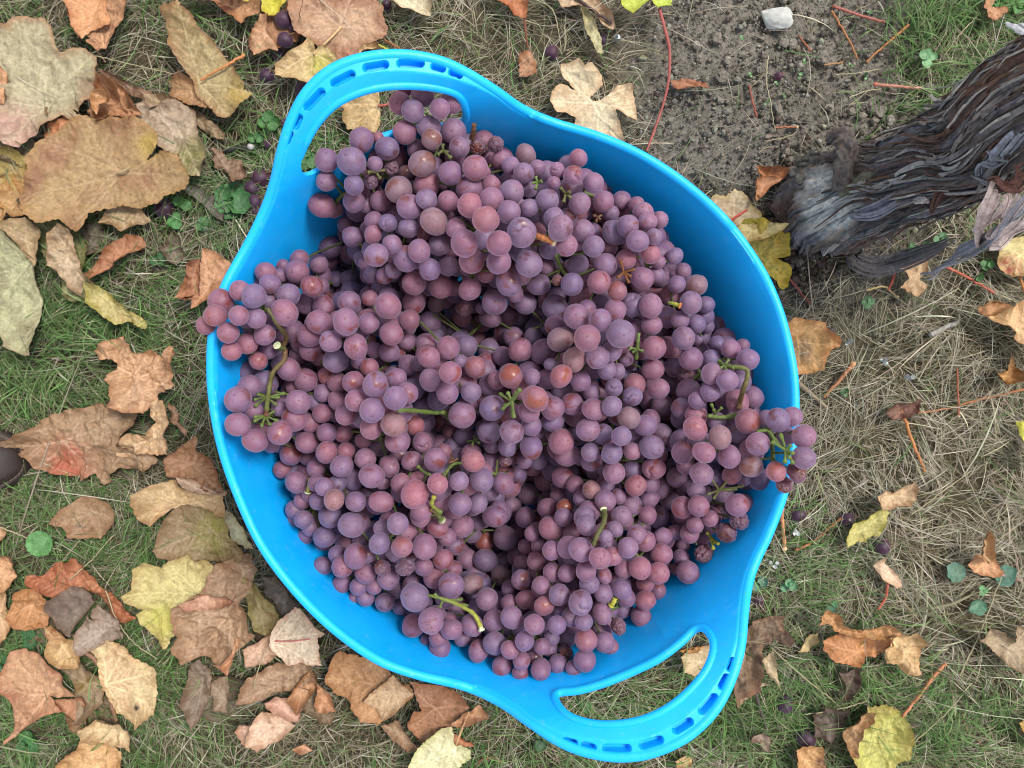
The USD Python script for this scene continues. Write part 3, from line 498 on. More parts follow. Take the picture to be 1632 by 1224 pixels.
for it in range(90):                             # settle: berries that overlap slide apart along the line of depth
    p = w(B[:, 0], B[:, 1], zb); r = np.clip(B[:, 2] / 2 * (H - zb) / F, 0.0045, 0.0108)
    t = cKDTree(p); pr = t.query_pairs(0.022, output_type='ndarray')
    d = p[pr[:, 0]] - p[pr[:, 1]]; L = np.linalg.norm(d, axis=1); need = (r[pr[:, 0]] + r[pr[:, 1]]) * 0.93
    pr, d, L, need = (q[L < need] for q in (pr, d, L, need))
    if not len(pr): break
    lat = np.hypot(d[:, 0], d[:, 1]); want = np.sqrt(np.maximum(need ** 2 - lat ** 2, 0)); rk = B[pr[:, 0], 3] - B[pr[:, 1], 3]
    sg = np.where(rk != 0, np.sign(rk), np.where(d[:, 2] != 0, np.sign(d[:, 2]), 1)); cur = d[:, 2] * sg
    mv = np.clip((want - cur) * 0.3, 0, 0.002); dz = np.zeros(len(B)); np.add.at(dz, pr[:, 0], sg * mv * 0.5); np.add.at(dz, pr[:, 1], -sg * mv * 0.5)
    zb = np.maximum(zb + np.clip(dz, -0.0025, 0.0025), floor_z(B[:, :2]) + r * 0.75)
PB = w(B[:, 0], B[:, 1], zb); r = np.clip(B[:, 2] / 2 * (H - zb) / F, 0.0045, 0.0108)
# the berries underneath, packed below those that show
rng = np.random.default_rng(77)
low = RBFInterpolator(B[:, :2], zb, neighbors=10, smoothing=0.5, kernel='linear')
hull = shapely.concave_hull(shapely.MultiPoint(B[:, :2]), 0.25).buffer(-9)
F3, FR = [], []
everyone = list(map(tuple, PB)); er = list(r)
for layer in range(5):
    cand = np.stack([rng.uniform(330, 1290, 5200), rng.uniform(150, 1090, 5200)], 1); cand = cand[shapely.contains_xy(hull, cand[:, 0], cand[:, 1])]
    zc = low(cand) - 0.0265 - layer * 0.0125 + rng.uniform(-0.004, 0.002, len(cand)); rr = rng.uniform(0.0078, 0.0095, len(cand))
    ok = zc > wall_z(cand) + rr * 0.8; cand, zc, rr = cand[ok], zc[ok], rr[ok]
    pc = w(cand[:, 0], cand[:, 1], zc)
    for q, rad_ in zip(pc, rr):
        A = np.array(everyone); dd = np.linalg.norm(A - q, axis=1)
        if (dd > (np.array(er) + rad_) * 0.86).all(): everyone.append(tuple(q)); er.append(rad_); F3.append(q); FR.append(rad_)
PF, RF = np.array(F3), np.array(FR)
show = np.zeros(len(PF), bool); AP, AR = np.vstack([PB, PF]), np.r_[r, RF]
for ox, oy in ((0, 0), (.16, 0), (-.16, 0), (0, .16), (0, -.16)):     # leave out the berries nobody can see, from here or a step aside
    D_ = H - AP[:, 2]; sx_, sy_, sr_ = 400 + (AP[:, 0] - ox) / D_ * 700, 300 - (AP[:, 1] - oy) / D_ * 700, AR / D_ * 700; buf = np.full((600, 800), -1)
    for k in np.argsort(-D_):
        x0_, x1_, y0_, y1_ = int(max(sx_[k] - sr_[k], 0)), int(min(sx_[k] + sr_[k] + 1, 800)), int(max(sy_[k] - sr_[k], 0)), int(min(sy_[k] + sr_[k] + 1, 600))
        if x1_ > x0_ and y1_ > y0_:
            yy, xx = np.ogrid[y0_:y1_, x0_:x1_]; buf[y0_:y1_, x0_:x1_][(xx - sx_[k]) ** 2 + (yy - sy_[k]) ** 2 <= sr_[k] ** 2] = k
    ids, cn = np.unique(buf, return_counts=True); ids = ids[(cn > 8) & (ids >= len(PB))] - len(PB); show[ids] = True
PF, RF = PF[show], RF[show]
print('berries seen', len(B), 'underneath', len(PF))
seed_xy = np.array([s[0] for s in SEEDS], float); own = cKDTree(seed_xy).query(B[:, :2])[1]; ownf = cKDTree(seed_xy).query(pix(PF))[1]
fine_s, mid_s = trimesh.creation.icosphere(3), trimesh.creation.icosphere(2)
def berry_shape(base, seed, wrinkle=0.0, long=1.06):
    v = np.array(base.vertices); k = 1 + 0.13 * (meshkit.fbm(v * 1.3 + seed * 3.1 + 20, 2, seed) - 0.5)
    v = v * k[:, None]; v[:, 2] *= long
    a = np.arccos(np.clip(np.array(base.vertices)[:, 2], -1, 1)); v[:, 2] -= 0.05 * np.exp(-(a / 0.16) ** 2); v[:, 2] += 0.07 * np.exp(-((np.pi - a) / 0.22) ** 2)
    if wrinkle:
        q = np.array(base.vertices); v *= (1 - wrinkle * np.abs(meshkit.fbm(q * 2.6 + seed + 30, 4, seed + 3) - 0.5) * 4.4)[:, None]; v *= np.array([1.04, 0.9, 0.92])
    f = np.array(base.faces); return v, f, normals_of(v, f)
SHAPES = [berry_shape(fine_s, s, 0, l) for s, l in enumerate((1.02, 1.08, 1.15, 1.05, 0.97))]; LOWS = [berry_shape(mid_s, s + 9) for s in range(2)]; DRY = [berry_shape(fine_s, s + 20, wv) for s, wv in ((1, .34), (2, .22), (3, .42))]
SPLITS = []
for s in range(2):                              # a berry burst along a crooked seam
    v, f, _ = berry_shape(fine_s, s + 40); a = np.array(fine_s.vertices); seam = np.abs(a[:, 0] + 0.18 * np.sin(a[:, 1] * 5 + s) - 0.1); g = np.exp(-(seam / 0.09) ** 2) * (np.abs(a[:, 1]) < 0.62) * (a[:, 2] > 0)
    v = v * (1 - 0.22 * g)[:, None]; SPLITS.append((v, f, normals_of(v, f)))
DRY_AT = [zp(4, q)[0] for q in ((362, 780), (268, 840), (845, 670), (760, 685))] + [zp(5, q)[0] for q in ((700, 265), (890, 970), (1130, 135))] + [zp(6, q)[0] for q in ((320, 295), (425, 290), (1170, 685), (1415, 565))] + [zp(9, q)[0] for q in ((250, 130), (145, 225), (310, 75))] + [zp(8, q)[0] for q in ((575, 1030), (60, 575), (520, 1085))]
SPLIT_AT = [zp(4, q)[0] for q in ((1130, 790), (1205, 815), (965, 1080), (320, 1035))] + [zp(5, q)[0] for q in ((1480, 250), (505, 890), (1395, 635), (1480, 675), (1495, 1090), (1580, 1010))] + [zp(6, q)[0] for q in ((1330, 250), (1240, 455))]
def near(p, L): return min(np.hypot(*(p - q)) for q in L) < 9
FORCE = {(800, 1020): 5, (700, 1130): 3, (505, 760): 4, (395, 880): 4, (560, 1030): 4, (625, 935): 3}
FORCE = {tuple(zp(4, k)[0]): v for k, v in FORCE.items()}
FORCE.update({tuple(zp(5, k)[0]): v for k, v in {(1270, 405): 5, (1150, 580): 5, (1030, 685): 5, (915, 580): 5, (740, 975): 5, (470, 1130): 3, (535, 495): 3, (635, 563): 3, (625, 450): 3, (1145, 410): 4, (285, 620): 0, (380, 685): 0, (195, 695): 1, (370, 805): 4, (270, 740): 0}.items()})
FORCE.update({tuple(zp(8, k)[0]): v for k, v in {(350, 790): 5, (480, 1025): 5, (220, 865): 4, (365, 1000): 4, (145, 935): 3, (105, 825): 3}.items()})
FORCE.update({tuple(zp(2, k)[0]): v for k, v in {(1000, 300): 5, (955, 345): 5, (1060, 380): 3, (1150, 430): 3, (1075, 465): 3, (1300, 845): 3, (1185, 880): 3}.items()})
hue = meshkit.fbm(np.c_[B[:, :2] / 70.0, np.zeros(len(B))], 3, 51)
def pose(axis, radius, pos, spin):
    z = axis / np.linalg.norm(axis); x = np.cross(z, [0.3, 0.8, 0.5]); x /= np.linalg.norm(x); y = np.cross(z, x)
    x, y = x * math.cos(spin) + y * math.sin(spin), y * math.cos(spin) - x * math.sin(spin)
    m = np.eye(4); m[:3, 0], m[:3, 1], m[:3, 2] = x * radius * rng.uniform(.93, 1.06), y * radius * rng.uniform(.93, 1.06), z * radius; m[:3, 3] = pos; return m
def branch(p0, p1, r0, r1, sag, k=5):
    p = np.array([p0, (p0 + p1) / 2 + sag, p1]); return tube(spline(p, 4), np.linspace(r0, r1, 4), k)
stalk_look = pigment_look('green_stalk', 0.6, 0.0, 0.4, 500.0, 0.5, 0.0012, 0.3)
GREEN, OLIVE, BROWN = lin(120, 140, 74, .5), lin(110, 112, 66, .5), lin(122, 86, 62, .5)
bunches = []
for b, (sxy, lab) in enumerate(SEEDS):
    i = np.where(own == b)[0]; jx = np.where(ownf == b)[0]
    allp = np.vstack([PB[i], PF[jx]]); c0 = allp.mean(0); c0[2] = allp[:, 2].min() - 0.008
    t = thing('grape_bunch', c0); tag(t, lab, 'grape bunch', 'grape bunches heaped in the blue tub'); bunches.append((t, c0))
    core = PB[i].mean(0) - [0, 0, 0.014]
    q = PB[i][:, :2] - core[:2]; u, s_, vt = np.linalg.svd(q - q.mean(0), full_matrices=False); ax = vt[0]; ext = np.percentile(q @ ax, [8, 92])
    stem_p = np.array([core + np.r_[ax * e, 0] + [0, 0, -0.004 * abs(k)] for k, e in zip((-1, -.3, .3, 1), np.linspace(ext[0], ext[1], 4))])
    sp = spline(stem_p, 12); sp[:, 2] = np.minimum(sp[:, 2], low(pix(sp)) - 0.010); parts_s = [tube(sp, 0.0016, 6, 0.2, b)]
    for n_, k in enumerate(i):
        a = PB[k]; near_s = sp[np.argmin(np.linalg.norm(sp - a, axis=1))]; dirv = a - near_s
        dirv = dirv / max(np.linalg.norm(dirv), 1e-6) + rng.normal(0, 0.45, 3) + [0, 0, 0.1]
        spl = near(B[k, :2], SPLIT_AT); dry = near(B[k, :2], DRY_AT)
        if spl: dirv = np.array([rng.normal(0, .3), rng.normal(0, .3), 1.0])
        dirv = dirv / np.linalg.norm(dirv)
        h = hue[k] + rng.normal(0, 0.10)
        lk = 3 if h > 0.66 else 1 if h > 0.53 else 0 if h > 0.41 else 2
        if rng.random() < 0.03: lk = 4
        if rng.random() < 0.02: lk = 5
        for kk, vv in FORCE.items():
            if np.hypot(kk[0] - B[k, 0], kk[1] - B[k, 1]) < 6: lk = vv
        shp = DRY[n_ % 3] if dry else SPLITS[n_ % 2] if spl else SHAPES[int(rng.integers(5))] if B[k, 3] > 0 else LOWS[int(rng.integers(2))]
        g_ = mesh('grape', shp[0], shp[1], dry_berry_look if dry else BERRY_LOOKS[lk], t, n=shp[2], matrix=pose(dirv, r[k], a - c0, rng.uniform(0, 6.28)))
        if dry: tag(g_, 'shrivelled, wrinkled grape')
        elif spl: tag(g_, 'grape with a split skin')
        foot = a - dirv * r[k] * 1.02
        parts_s.append(branch(near_s, foot, 0.0009, 0.0008, np.array([0, 0, -0.001])))
    for k in jx:
        shp = LOWS[int(rng.integers(2))]; mesh('grape', shp[0], shp[1], BERRY_LOOKS[int(rng.choice([0, 1, 2, 2, 3]))], t, n=shp[2], matrix=pose(rng.normal(0, 1, 3), RF[k], PF[k] - c0, 0.0))
    sv, sf = cat(parts_s); mix_ = meshkit.fbm(sv * 60, 3, b)[:, None]
    mesh('stalk', sv, sf, stalk_look, t, color=GREEN * mix_ + OLIVE * (1 - mix_) * 0.8, origin=c0)

def zat(px, py, up=0.0): return float(low(np.array([[px, py]]))[0]) + up
def stem(b, zone, pts, ups, r0, r1, cols, name='stem', label=None, k=9, lump=0.12, knob=True):
    """A bare stem of bunch b that shows on top of the berries."""
    p = zp(zone, pts); P = np.array([w(q[0], q[1], zat(*q, up=u_)) for q, u_ in zip(p, np.broadcast_to(ups, (len(p),)))]); n = max(8, 6 * len(p))
    c = spline(P, n); rr = 0.84 * np.linspace(r0, r1, n) * (1 + 0.10 * np.sin(np.arange(n) * 1.3))
    if knob: rr[-2:] *= 1.35
    v, f = tube(c, rr, k, lump, b); t = np.r_[np.repeat(np.linspace(0, 1, n), k), 0, 1][:, None]
    m = meshkit.fbm(v * 140, 3, b + 5)[:, None]; col = (cols[0] * (1 - t) + cols[1] * t) * (0.75 + 0.5 * m)
    if len(cols) > 2: col = np.where(t > 0.9, cols[2], col)
    return mesh(name, v, f, stalk_look, bunches[b][0], color=col, origin=bunches[b][1]), c
def spray(b, zone, at, ends, up, r0=0.0011, cols=(GREEN, GREEN)):
    """Short bare stalks where berries have dropped off, each with a swollen tip."""
    o = zp(zone, [at])[0]; O = w(o[0], o[1], zat(*o, up=up)); out = []
    for n_, e in enumerate(ends):
        q = zp(zone, [e])[0]; Q = w(q[0], q[1], zat(*q, up=up + 0.003)); c = spline(np.array([O, (O + Q) / 2 + [0, 0, 0.001], Q]), 8); r0 = 0.85 * r0 if n_ == 0 else r0; rr = np.linspace(r0, r0 * 0.8, 8); rr[-3:] = [r0 * 1.0, r0 * 1.5, r0 * 1.3]; out.append(tube(c, rr, 7, 0.15, n_))
    v, f = cat(out); m = meshkit.fbm(v * 200, 3, b)[:, None]
    return mesh('bare_stalks', v, f, stalk_look, bunches[b][0], color=cols[0] * (0.7 + 0.6 * m), origin=bunches[b][1])
PALE = lin(214, 222, 178); YEL = lin(176, 172, 66)
stem(7, 2, [(1240, 265), (1290, 340), (1330, 400), (1312, 445)], 0.009, 0.0018, 0.0024, (OLIVE, BROWN)); stem(8, 2, [(1325, 455), (1318, 510), (1270, 560), (1250, 640), (1240, 720), (1236, 770)], [.012, .014, .014, .014, .012, .012], 0.0024, 0.0020, (BROWN * 1.1, GREEN, BROWN))
stem(7, 2, [(1318, 455), (1300, 448), (1285, 437)], 0.014, 0.0024, 0.0026, (OLIVE, OLIVE, PALE), 'cut_stem_end')
spray(8, 2, (1240, 680), [(1180, 690), (1195, 665), (1300, 680), (1325, 660), (1185, 720), (1285, 715)], 0.010); spray(8, 2, (1236, 765), [(1180, 790), (1215, 815), (1290, 790), (1275, 745), (1255, 810), (1180, 770)], 0.010)
stem(10, 5, [(395, 738), (470, 742), (560, 750), (608, 752), (640, 790)], [.011, .012, .012, .011, .004], 0.0020, 0.0022, (GREEN * 1.15, GREEN * 1.05))
stem(12, 5, [(925, 770), (922, 730), (925, 690), (945, 650)], 0.010, 0.0017, 0.0014, (GREEN, GREEN)); spray(12, 5, (923, 700), [(865, 662), (875, 735), (960, 640), (930, 775), (900, 655), (885, 720)], 0.009, 0.0013)
stem(22, 5, [(690, 985), (650, 990), (620, 1020), (600, 1045)], 0.009, 0.0013, 0.0017, (GREEN, OLIVE)); stem(22, 5, [(540, 1040), (510, 1025), (485, 1000)], 0.010, 0.0012, 0.0013, (GREEN, GREEN))
stem(22, 5, [(560, 1140), (550, 1180), (590, 1215)], 0.009, 0.0018, 0.0016, (YEL, GREEN)); spray(22, 5, (630, 985), [(650, 960), (640, 940), (670, 965)], 0.010, 0.0008, (BROWN * 1.2, BROWN))
stem(21, 6, [(540, 20), (570, 40), (598, 75)], 0.009, 0.0020, 0.0024, (BROWN, GREEN, PALE), 'cut_stem_end')
stem(23, 6, [(520, 420), (570, 430), (640, 452), (700, 480), (745, 510), (770, 555), (780, 585)], [.004, .009, .012, .012, .012, .012, .012], 0.0014, 0.0022, (GREEN, YEL, PALE)); spray(23, 6, (600, 445), [(585, 480), (560, 415), (690, 440), (715, 470)], 0.009)
stem(16, 8, [(215, 520), (260, 535), (310, 540), (345, 552), (345, 595), (330, 640), (315, 690), (308, 730)], [.007, .009, .012, .013, .014, .013, .010, .006], 0.0018, 0.0024, (GREEN, BROWN)); spray(16, 8, (240, 530), [(215, 510), (220, 545), (260, 505), (285, 545), (250, 560)], 0.008)
stem(17, 8, [(165, 765), (210, 772), (260, 770), (300, 762)], 0.010, 0.0017, 0.0022, (GREEN, GREEN)); spray(17, 8, (195, 755), [(180, 710), (190, 735), (230, 725)], 0.009)
stem(18, 8, [(390, 840), (440, 835), (470, 870), (500, 905), (535, 930)], 0.010, 0.0014, 0.0017, (GREEN, GREEN)); spray(18, 8, (525, 925), [(560, 990), (545, 965), (560, 940), (520, 985), (550, 900), (460, 885), (500, 850)], 0.010, 0.0013)
spray(19, 8, (215, 1110), [(180, 1060), (160, 1130), (190, 1150), (250, 1070), (300, 1105), (330, 1090), (270, 1110)], 0.006, 0.0011, (OLIVE, OLIVE)); spray(19, 9, (175, 150), [(160, 130), (200, 180), (190, 210), (215, 185)], 0.004, 0.0013, (YEL * 0.8, YEL))
ORG = lin(176, 110, 64)
stem(6, 4, [(1015, 1085), (1050, 1100), (1085, 1112), (1122, 1128)], [.006, .012, .013, .013], 0.0024, 0.0027, (ORG * 0.8, ORG, lin(222, 200, 160)), 'cut_stem_end')
stem(25, 6, [(1300, 190), (1318, 140), (1345, 90), (1352, 45), (1345, 20)], [.006, .011, .014, .016, .017], 0.0016, 0.0024, (OLIVE, OLIVE, lin(226, 230, 180)))
stem(0, 4, [(745, 575), (742, 610), (735, 645)], [.014, .010, .002], 0.0021, 0.0024, (BROWN, BROWN * 0.8), 'cut_stem_end', knob=False)
stem(27, 6, [(1400, 435), (1392, 455), (1380, 470)], [.010, .011, .008], 0.0023, 0.0020, (YEL * 1.15, YEL), 'cut_stem_end')
stem(20, 2, [(1440, 1060), (1436, 1090), (1428, 1125)], [.008, .011, .013], 0.0018, 0.0024, (YEL, OLIVE, PALE), 'cut_stem_end')
stem(14, 5, [(1510, 380), (1505, 430), (1498, 500)], 0.007, 0.0014, 0.0014, (GREEN, GREEN)); spray(14, 5, (1500, 455), [(1465, 450), (1530, 465), (1480, 470)], 0.007)
stem(14, 8, [(-20, 240), (5, 245), (38, 255)], [.008, .010, .012], 0.0015, 0.0019, (GREEN, YEL, lin(216, 130, 70)), 'cut_stem_end'); spray(13, 5, (1440, 100), [(1425, 45), (1490, 85), (1465, 150), (1410, 125), (1475, 120)], 0.010, 0.0011, (ORG * 0.45, ORG))
spray(4, 4, (1040, 850), [(1030, 880), (1060, 840), (1030, 820), (1015, 850)], 0.010, 0.0012); spray(4, 4, (1170, 900), [(1145, 870), (1190, 890), (1160, 940), (1195, 920)], 0.004, 0.0012, (OLIVE, OLIVE)); spray(3, 4, (1320, 1010), [(1300, 1000), (1335, 1000), (1310, 1030), (1330, 1020)], 0.004, 0.001, (BROWN, BROWN))
spray(0, 4, (600, 700), [(575, 720), (640, 735), (600, 670), (625, 710)], 0.004, 0.0013, (OLIVE, OLIVE)); spray(1, 4, (290, 800), [(250, 800), (330, 790), (310, 830)], 0.002, 0.0012, (OLIVE, OLIVE))
stem(30, 2, [(1430, 30), (1470, 8), (1510, -8), (1590, -40)], [.004, .006, .008, .010], 0.0013, 0.0013, (lin(60, 66, 40), lin(70, 70, 44)))
spray(22, 5, (745, 880), [(715, 885), (745, 860), (770, 890), (735, 900), (760, 870)], 0.004, 0.0009)
# ------------------------------------------------------------------ fallen vine leaves
def densify(poly, rng, teeth):
    """The outline with toothed, uneven edges."""
    q = resample(poly, 2.2); n = len(q); t = np.roll(q, -1, 0) - np.roll(q, 1, 0); nr = np.stack([t[:, 1], -t[:, 0]], 1); nr /= np.maximum(np.linalg.norm(nr, axis=1, keepdims=True), 1e-9)
    s = np.arange(n) * 2.2; ph = rng.uniform(0, 100)
    saw = ((s / rng.uniform(9, 13) + 0.35 * np.sin(s / 23 + ph)) % 1.0); saw = np.where(saw < 0.65, saw / 0.65, (1 - saw) / 0.35) - 0.5
    amp = teeth * (0.35 + 1.1 * meshkit.noise(np.stack([s / 40 + ph, 0 * s, 0 * s], -1), 3))
    wob = meshkit.fbm(np.stack([s / 14 + ph, 0 * s + 5, 0 * s], -1), 3, 4) - 0.5
    return q + nr * (saw * amp * 1.5 + wob * 4.0 * min(1, teeth))[:, None]
def leaf_piece(poly, zone, col, h, seed, col2=None, junction=None, crumple=5.0, curl=6.0, veins=True, teeth=1.2, tilt=0.0, edge=None, blot=None, cup=0.0, grow=1.05, th=0.00035):
    rng = np.random.default_rng(seed); p = zp(zone, poly); p = p.mean(0) + (p - p.mean(0)) * grow; area = abs(Polygon(p).buffer(0).area)
    q = densify(p, rng, teeth); pg = Polygon(q).buffer(0)
    if pg.geom_type != 'Polygon': pg = max(pg.geoms, key=lambda g: g.area)
    q = resample(np.array(pg.exterior.coords)[:-1], 2.4); pg = Polygon(q).buffer(0)
    if pg.geom_type != 'Polygon': pg = max(pg.geoms, key=lambda g: g.area)
    step = float(np.clip(math.sqrt(area) / 62, 1.5, 2.6)); teeth *= 1.35; crumple *= 1.45; curl *= 1.6; x0, y0, x1, y1 = pg.bounds
    g = np.stack(np.meshgrid(np.arange(x0, x1, step), np.arange(y0, y1, step)), -1).reshape(-1, 2) + rng.uniform(-.25, .25, (1, 2)) * step
    g = g + rng.uniform(-0.2, 0.2, g.shape) * step
    g = g[shapely.contains_xy(pg.buffer(-step * 0.6), g[:, 0], g[:, 1])]
    P = np.vstack([q, g]); tri = Delaunay(P).simplices; c = P[tri].mean(1); tri = tri[shapely.contains_xy(pg, c[:, 0], c[:, 1])]
    a = P[tri]; ar = (a[:, 1, 0] - a[:, 0, 0]) * (a[:, 2, 1] - a[:, 0, 1]) - (a[:, 1, 1] - a[:, 0, 1]) * (a[:, 2, 0] - a[:, 0, 0])
    tri = np.where((ar > 0)[:, None], tri[:, ::-1], tri); tri = tri[np.abs(ar) > 1e-4]
    used, ix = np.unique(tri, return_inverse=True); P = P[used]; tri = ix.reshape(-1, 3)
    size = math.sqrt(area); cen = np.array(pg.centroid.coords[0]); J = zp(zone, [junction])[0] if junction else cen + rng.uniform(-.2, .2, 2) * size
    # veins: five main ones to the lobes, with side veins
    far = q - J; ang = np.arctan2(far[:, 1], far[:, 0]); dist = np.hypot(*far.T); segs = []
    if veins:
        left = np.ones(len(q), bool); mains = []
        for _ in range(5):
            if not left.any(): break
            k = np.argmax(np.where(left, dist, -1)); mains.append(k); left &= np.abs((ang - ang[k] + np.pi) % (2 * np.pi) - np.pi) > 0.62
        for k in mains:
            e = J + (q[k] - J) * 0.97; d = (e - J) / max(np.linalg.norm(e - J), 1e-6); L = np.linalg.norm(e - J); bendv = np.array([-d[1], d[0]]) * rng.uniform(-.06, .06) * L
            cv = spline([J, (J + e) / 2 + bendv, e], 10); segs += [(cv[i], cv[i + 1], 1.0 - 0.06 * i) for i in range(9)]
            for s in np.arange(0.16, 0.95, 0.13):
                for sg in (-1, 1):
                    rot_ = sg * rng.uniform(0.6, 0.85); o = cv[int(s * 9)]; dd = np.array([d[0] * math.cos(rot_) - d[1] * math.sin(rot_), d[0] * math.sin(rot_) + d[1] * math.cos(rot_)]); segs.append((o, o + dd * L * 0.38 * (1.15 - s), 0.45))
    vein = np.zeros(len(P)); wide = np.zeros(len(P))
    for A, Bq, wt in segs:
        ab = Bq - A; tt = np.clip(((P - A) @ ab) / max(ab @ ab, 1e-9), 0, 1); dd = np.linalg.norm(P - (A + tt[:, None] * ab), axis=1)
        vein = np.maximum(vein, wt * np.exp(-(dd / 1.55) ** 2)); wide = np.maximum(wide, wt * np.exp(-(dd / 7.0)))
    rim = shapely.distance(pg.boundary, shapely.points(P)); rimn = np.exp(-rim / (0.11 * size + 1e-6))
    N = np.c_[P / 70.0, np.full(len(P), seed * 1.7)]; M = np.c_[P / 26.0, np.full(len(P), seed * 2.3)]; T = np.c_[P / 9.0, np.full(len(P), seed * 0.9)]
    ridged = 1 - 2 * np.abs(meshkit.fbm(M, 3, seed) - 0.5) * 2
    rng2 = rng.uniform(0, 6.28); dirv = np.array([math.cos(rng2), math.sin(rng2)])
    z = h + crumple * (1.7 * (meshkit.fbm(N, 2, seed + 1) - 0.5) * min(1.5, size / 60) + 0.55 * (ridged - 0.5) + 0.16 * (meshkit.fbm(T, 2, seed + 2) - 0.5)) + 0.95 * (0.75 - np.abs(meshkit.fbm(np.c_[P / 15.0, np.full(len(P), seed * 1.1)], 2, seed + 9) - 0.5) * 5).clip(-1, 1) * np.clip(crumple / 8, 0.5, 1.3)
    edge_n = meshkit.fbm(np.c_[q / 30.0, np.full(len(q), seed)], 2, seed + 3); ei = cKDTree(q).query(P)[1]
    z = z + curl * rimn * (2.4 * (edge_n[ei] - 0.36)) + 1.7 * (0.6 - wide) * min(1, size / 60) + 0.5 * vein + tilt * ((P - cen) @ dirv) / size + cup * np.clip(np.hypot(*(P - cen).T) / size, 0, 1) ** 2
    if size > 22 and veins:                     # the blade bends like a dried sheet, most along one side
        ba = rng.uniform(0, 6.28); q1 = ((P - cen) @ np.array([math.cos(ba), math.sin(ba)])) / (size * .5); z = z + rng.uniform(4, 11) * min(1.3, size / 60) * np.where(q1 > 0, np.abs(q1) ** 1.7 * .6, np.abs(q1) ** 1.7 * rng.uniform(.0, .4))
    z = np.maximum(z, 1.5 + 2.0 * rimn) / 1000.0
    grey_ = sum(col) / 3.0; base = lin(*[min(245, 0.84 * q_ + 0.16 * grey_ + 15 + s_) for q_, s_ in zip(col, (-5, 1, -7))], 0.72); c2 = lin(*col2) if col2 is not None else base * np.array([0.72, 0.62, 0.55])
    blotch = np.clip((meshkit.fbm(np.c_[P / 48.0, np.full(len(P), seed * 3.1)], 4, seed + 4) - 0.42) * 4.0, 0, 1)[:, None]; fine = meshkit.fbm(np.c_[P / 5.0, np.full(len(P), seed)], 4, seed + 5)[:, None]
    C = base * (1 - 0.75 * blotch) + c2 * 0.75 * blotch; C = C * (0.72 + 0.56 * fine); ec = lin(*edge) if edge is not None else base * np.array([0.68, 0.52, 0.42])
    er_ = np.clip(np.exp(-rim / 5.0) * (0.25 + 1.1 * edge_n[ei]), 0, 0.75)[:, None]; C = C * (1 - er_) + ec * er_
    if blot is not None:
        bz, bx, by, br, bc = blot; q0 = zp(bz, [(bx, by)])[0]; m = np.clip(1.4 * np.exp(-(np.hypot(*(P - q0).T) / (br / S)) ** 2) * (0.5 + meshkit.fbm(np.c_[P / 12.0, np.zeros(len(P))], 2, 8)), 0, 1)[:, None]; C = C * (1 - m) + lin(*bc) * m
    C = C * (1 - 0.22 * (wide * (1 - vein))[:, None]); C = C * (1 - 0.75 * vein[:, None]) + (base * 1.3 + 0.05) * 0.75 * vein[:, None]
    spots = np.clip((meshkit.noise(np.c_[P / 3.3, np.full(len(P), seed + 60.0)], seed) - 0.92) * 9, 0, 0.5)[:, None]; C = C * (1 - spots)
    V = w(P[:, 0], P[:, 1], np.full(len(P), h / 1000.0)); V[:, 2] = z; n = len(V); Nn = normals_of(V, tri)
    if Nn[:, 2].mean() < 0: tri = tri[:, ::-1]; Nn = -Nn
    D = V - Nn * th
    ed = np.vstack([tri[:, [0, 1]], tri[:, [1, 2]], tri[:, [2, 0]]]); _, inv, cnt = np.unique(np.sort(ed, 1), axis=0, return_inverse=True, return_counts=True); be = ed[cnt[inv.ravel()] == 1]
    side = np.vstack([np.stack([be[:, 1], be[:, 0], be[:, 0] + n], 1), np.stack([be[:, 1], be[:, 0] + n, be[:, 1] + n], 1)])
    return np.vstack([V, D]), np.vstack([tri, tri[:, ::-1] + n, side]), np.vstack([Nn, -Nn]), np.vstack([C, C * 0.9]), w(cen[0], cen[1], h / 1000.0)
leaf_no = 0
LEAVES = []
exec_rows = []
def L(label, zone, poly, col, h, petiole=None, more=(), **kw):
    """One fallen leaf: its blade, its folded flaps as parts, its petiole."""
    global leaf_no
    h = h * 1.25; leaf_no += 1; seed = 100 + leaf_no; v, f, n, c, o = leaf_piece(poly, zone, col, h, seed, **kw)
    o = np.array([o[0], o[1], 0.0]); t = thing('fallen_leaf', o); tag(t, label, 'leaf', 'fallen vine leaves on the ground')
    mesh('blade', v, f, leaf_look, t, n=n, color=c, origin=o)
    for i, m in enumerate(more):
        a = dict(m); v, f, n, c, _ = leaf_piece(a.pop('poly'), a.pop('zone', zone), a.pop('col'), a.pop('h') * 1.25, seed + 1000 + i, **a); mesh('folded_lobe', v, f, leaf_look, t, n=n, color=c, origin=o)
    if petiole:
        pz, pp, hs, rad_, pc = petiole; q = zp(pz, pp); P = np.stack([w(x[0], x[1], hh * 1.3 / 1000.0) for x, hh in zip(q, np.broadcast_to(hs, (len(q),)))]); cv = spline(P, 6 * len(q)); vv, ff = tube(cv, np.linspace(rad_ * 1.25, rad_ * 0.85, len(cv)), 7, 0.12, seed)
        mesh('petiole', vv, ff, twig_look, t, color=lin(*pc) * (0.8 + 0.4 * meshkit.fbm(vv * 200, 2, seed)[:, None]), origin=o)
TAN, ORA, BRN, PNK, OLV, YLW = (176, 140, 98), (196, 122, 76), (150, 108, 78), (208, 164, 136), (160, 148, 102), (196, 170, 84)
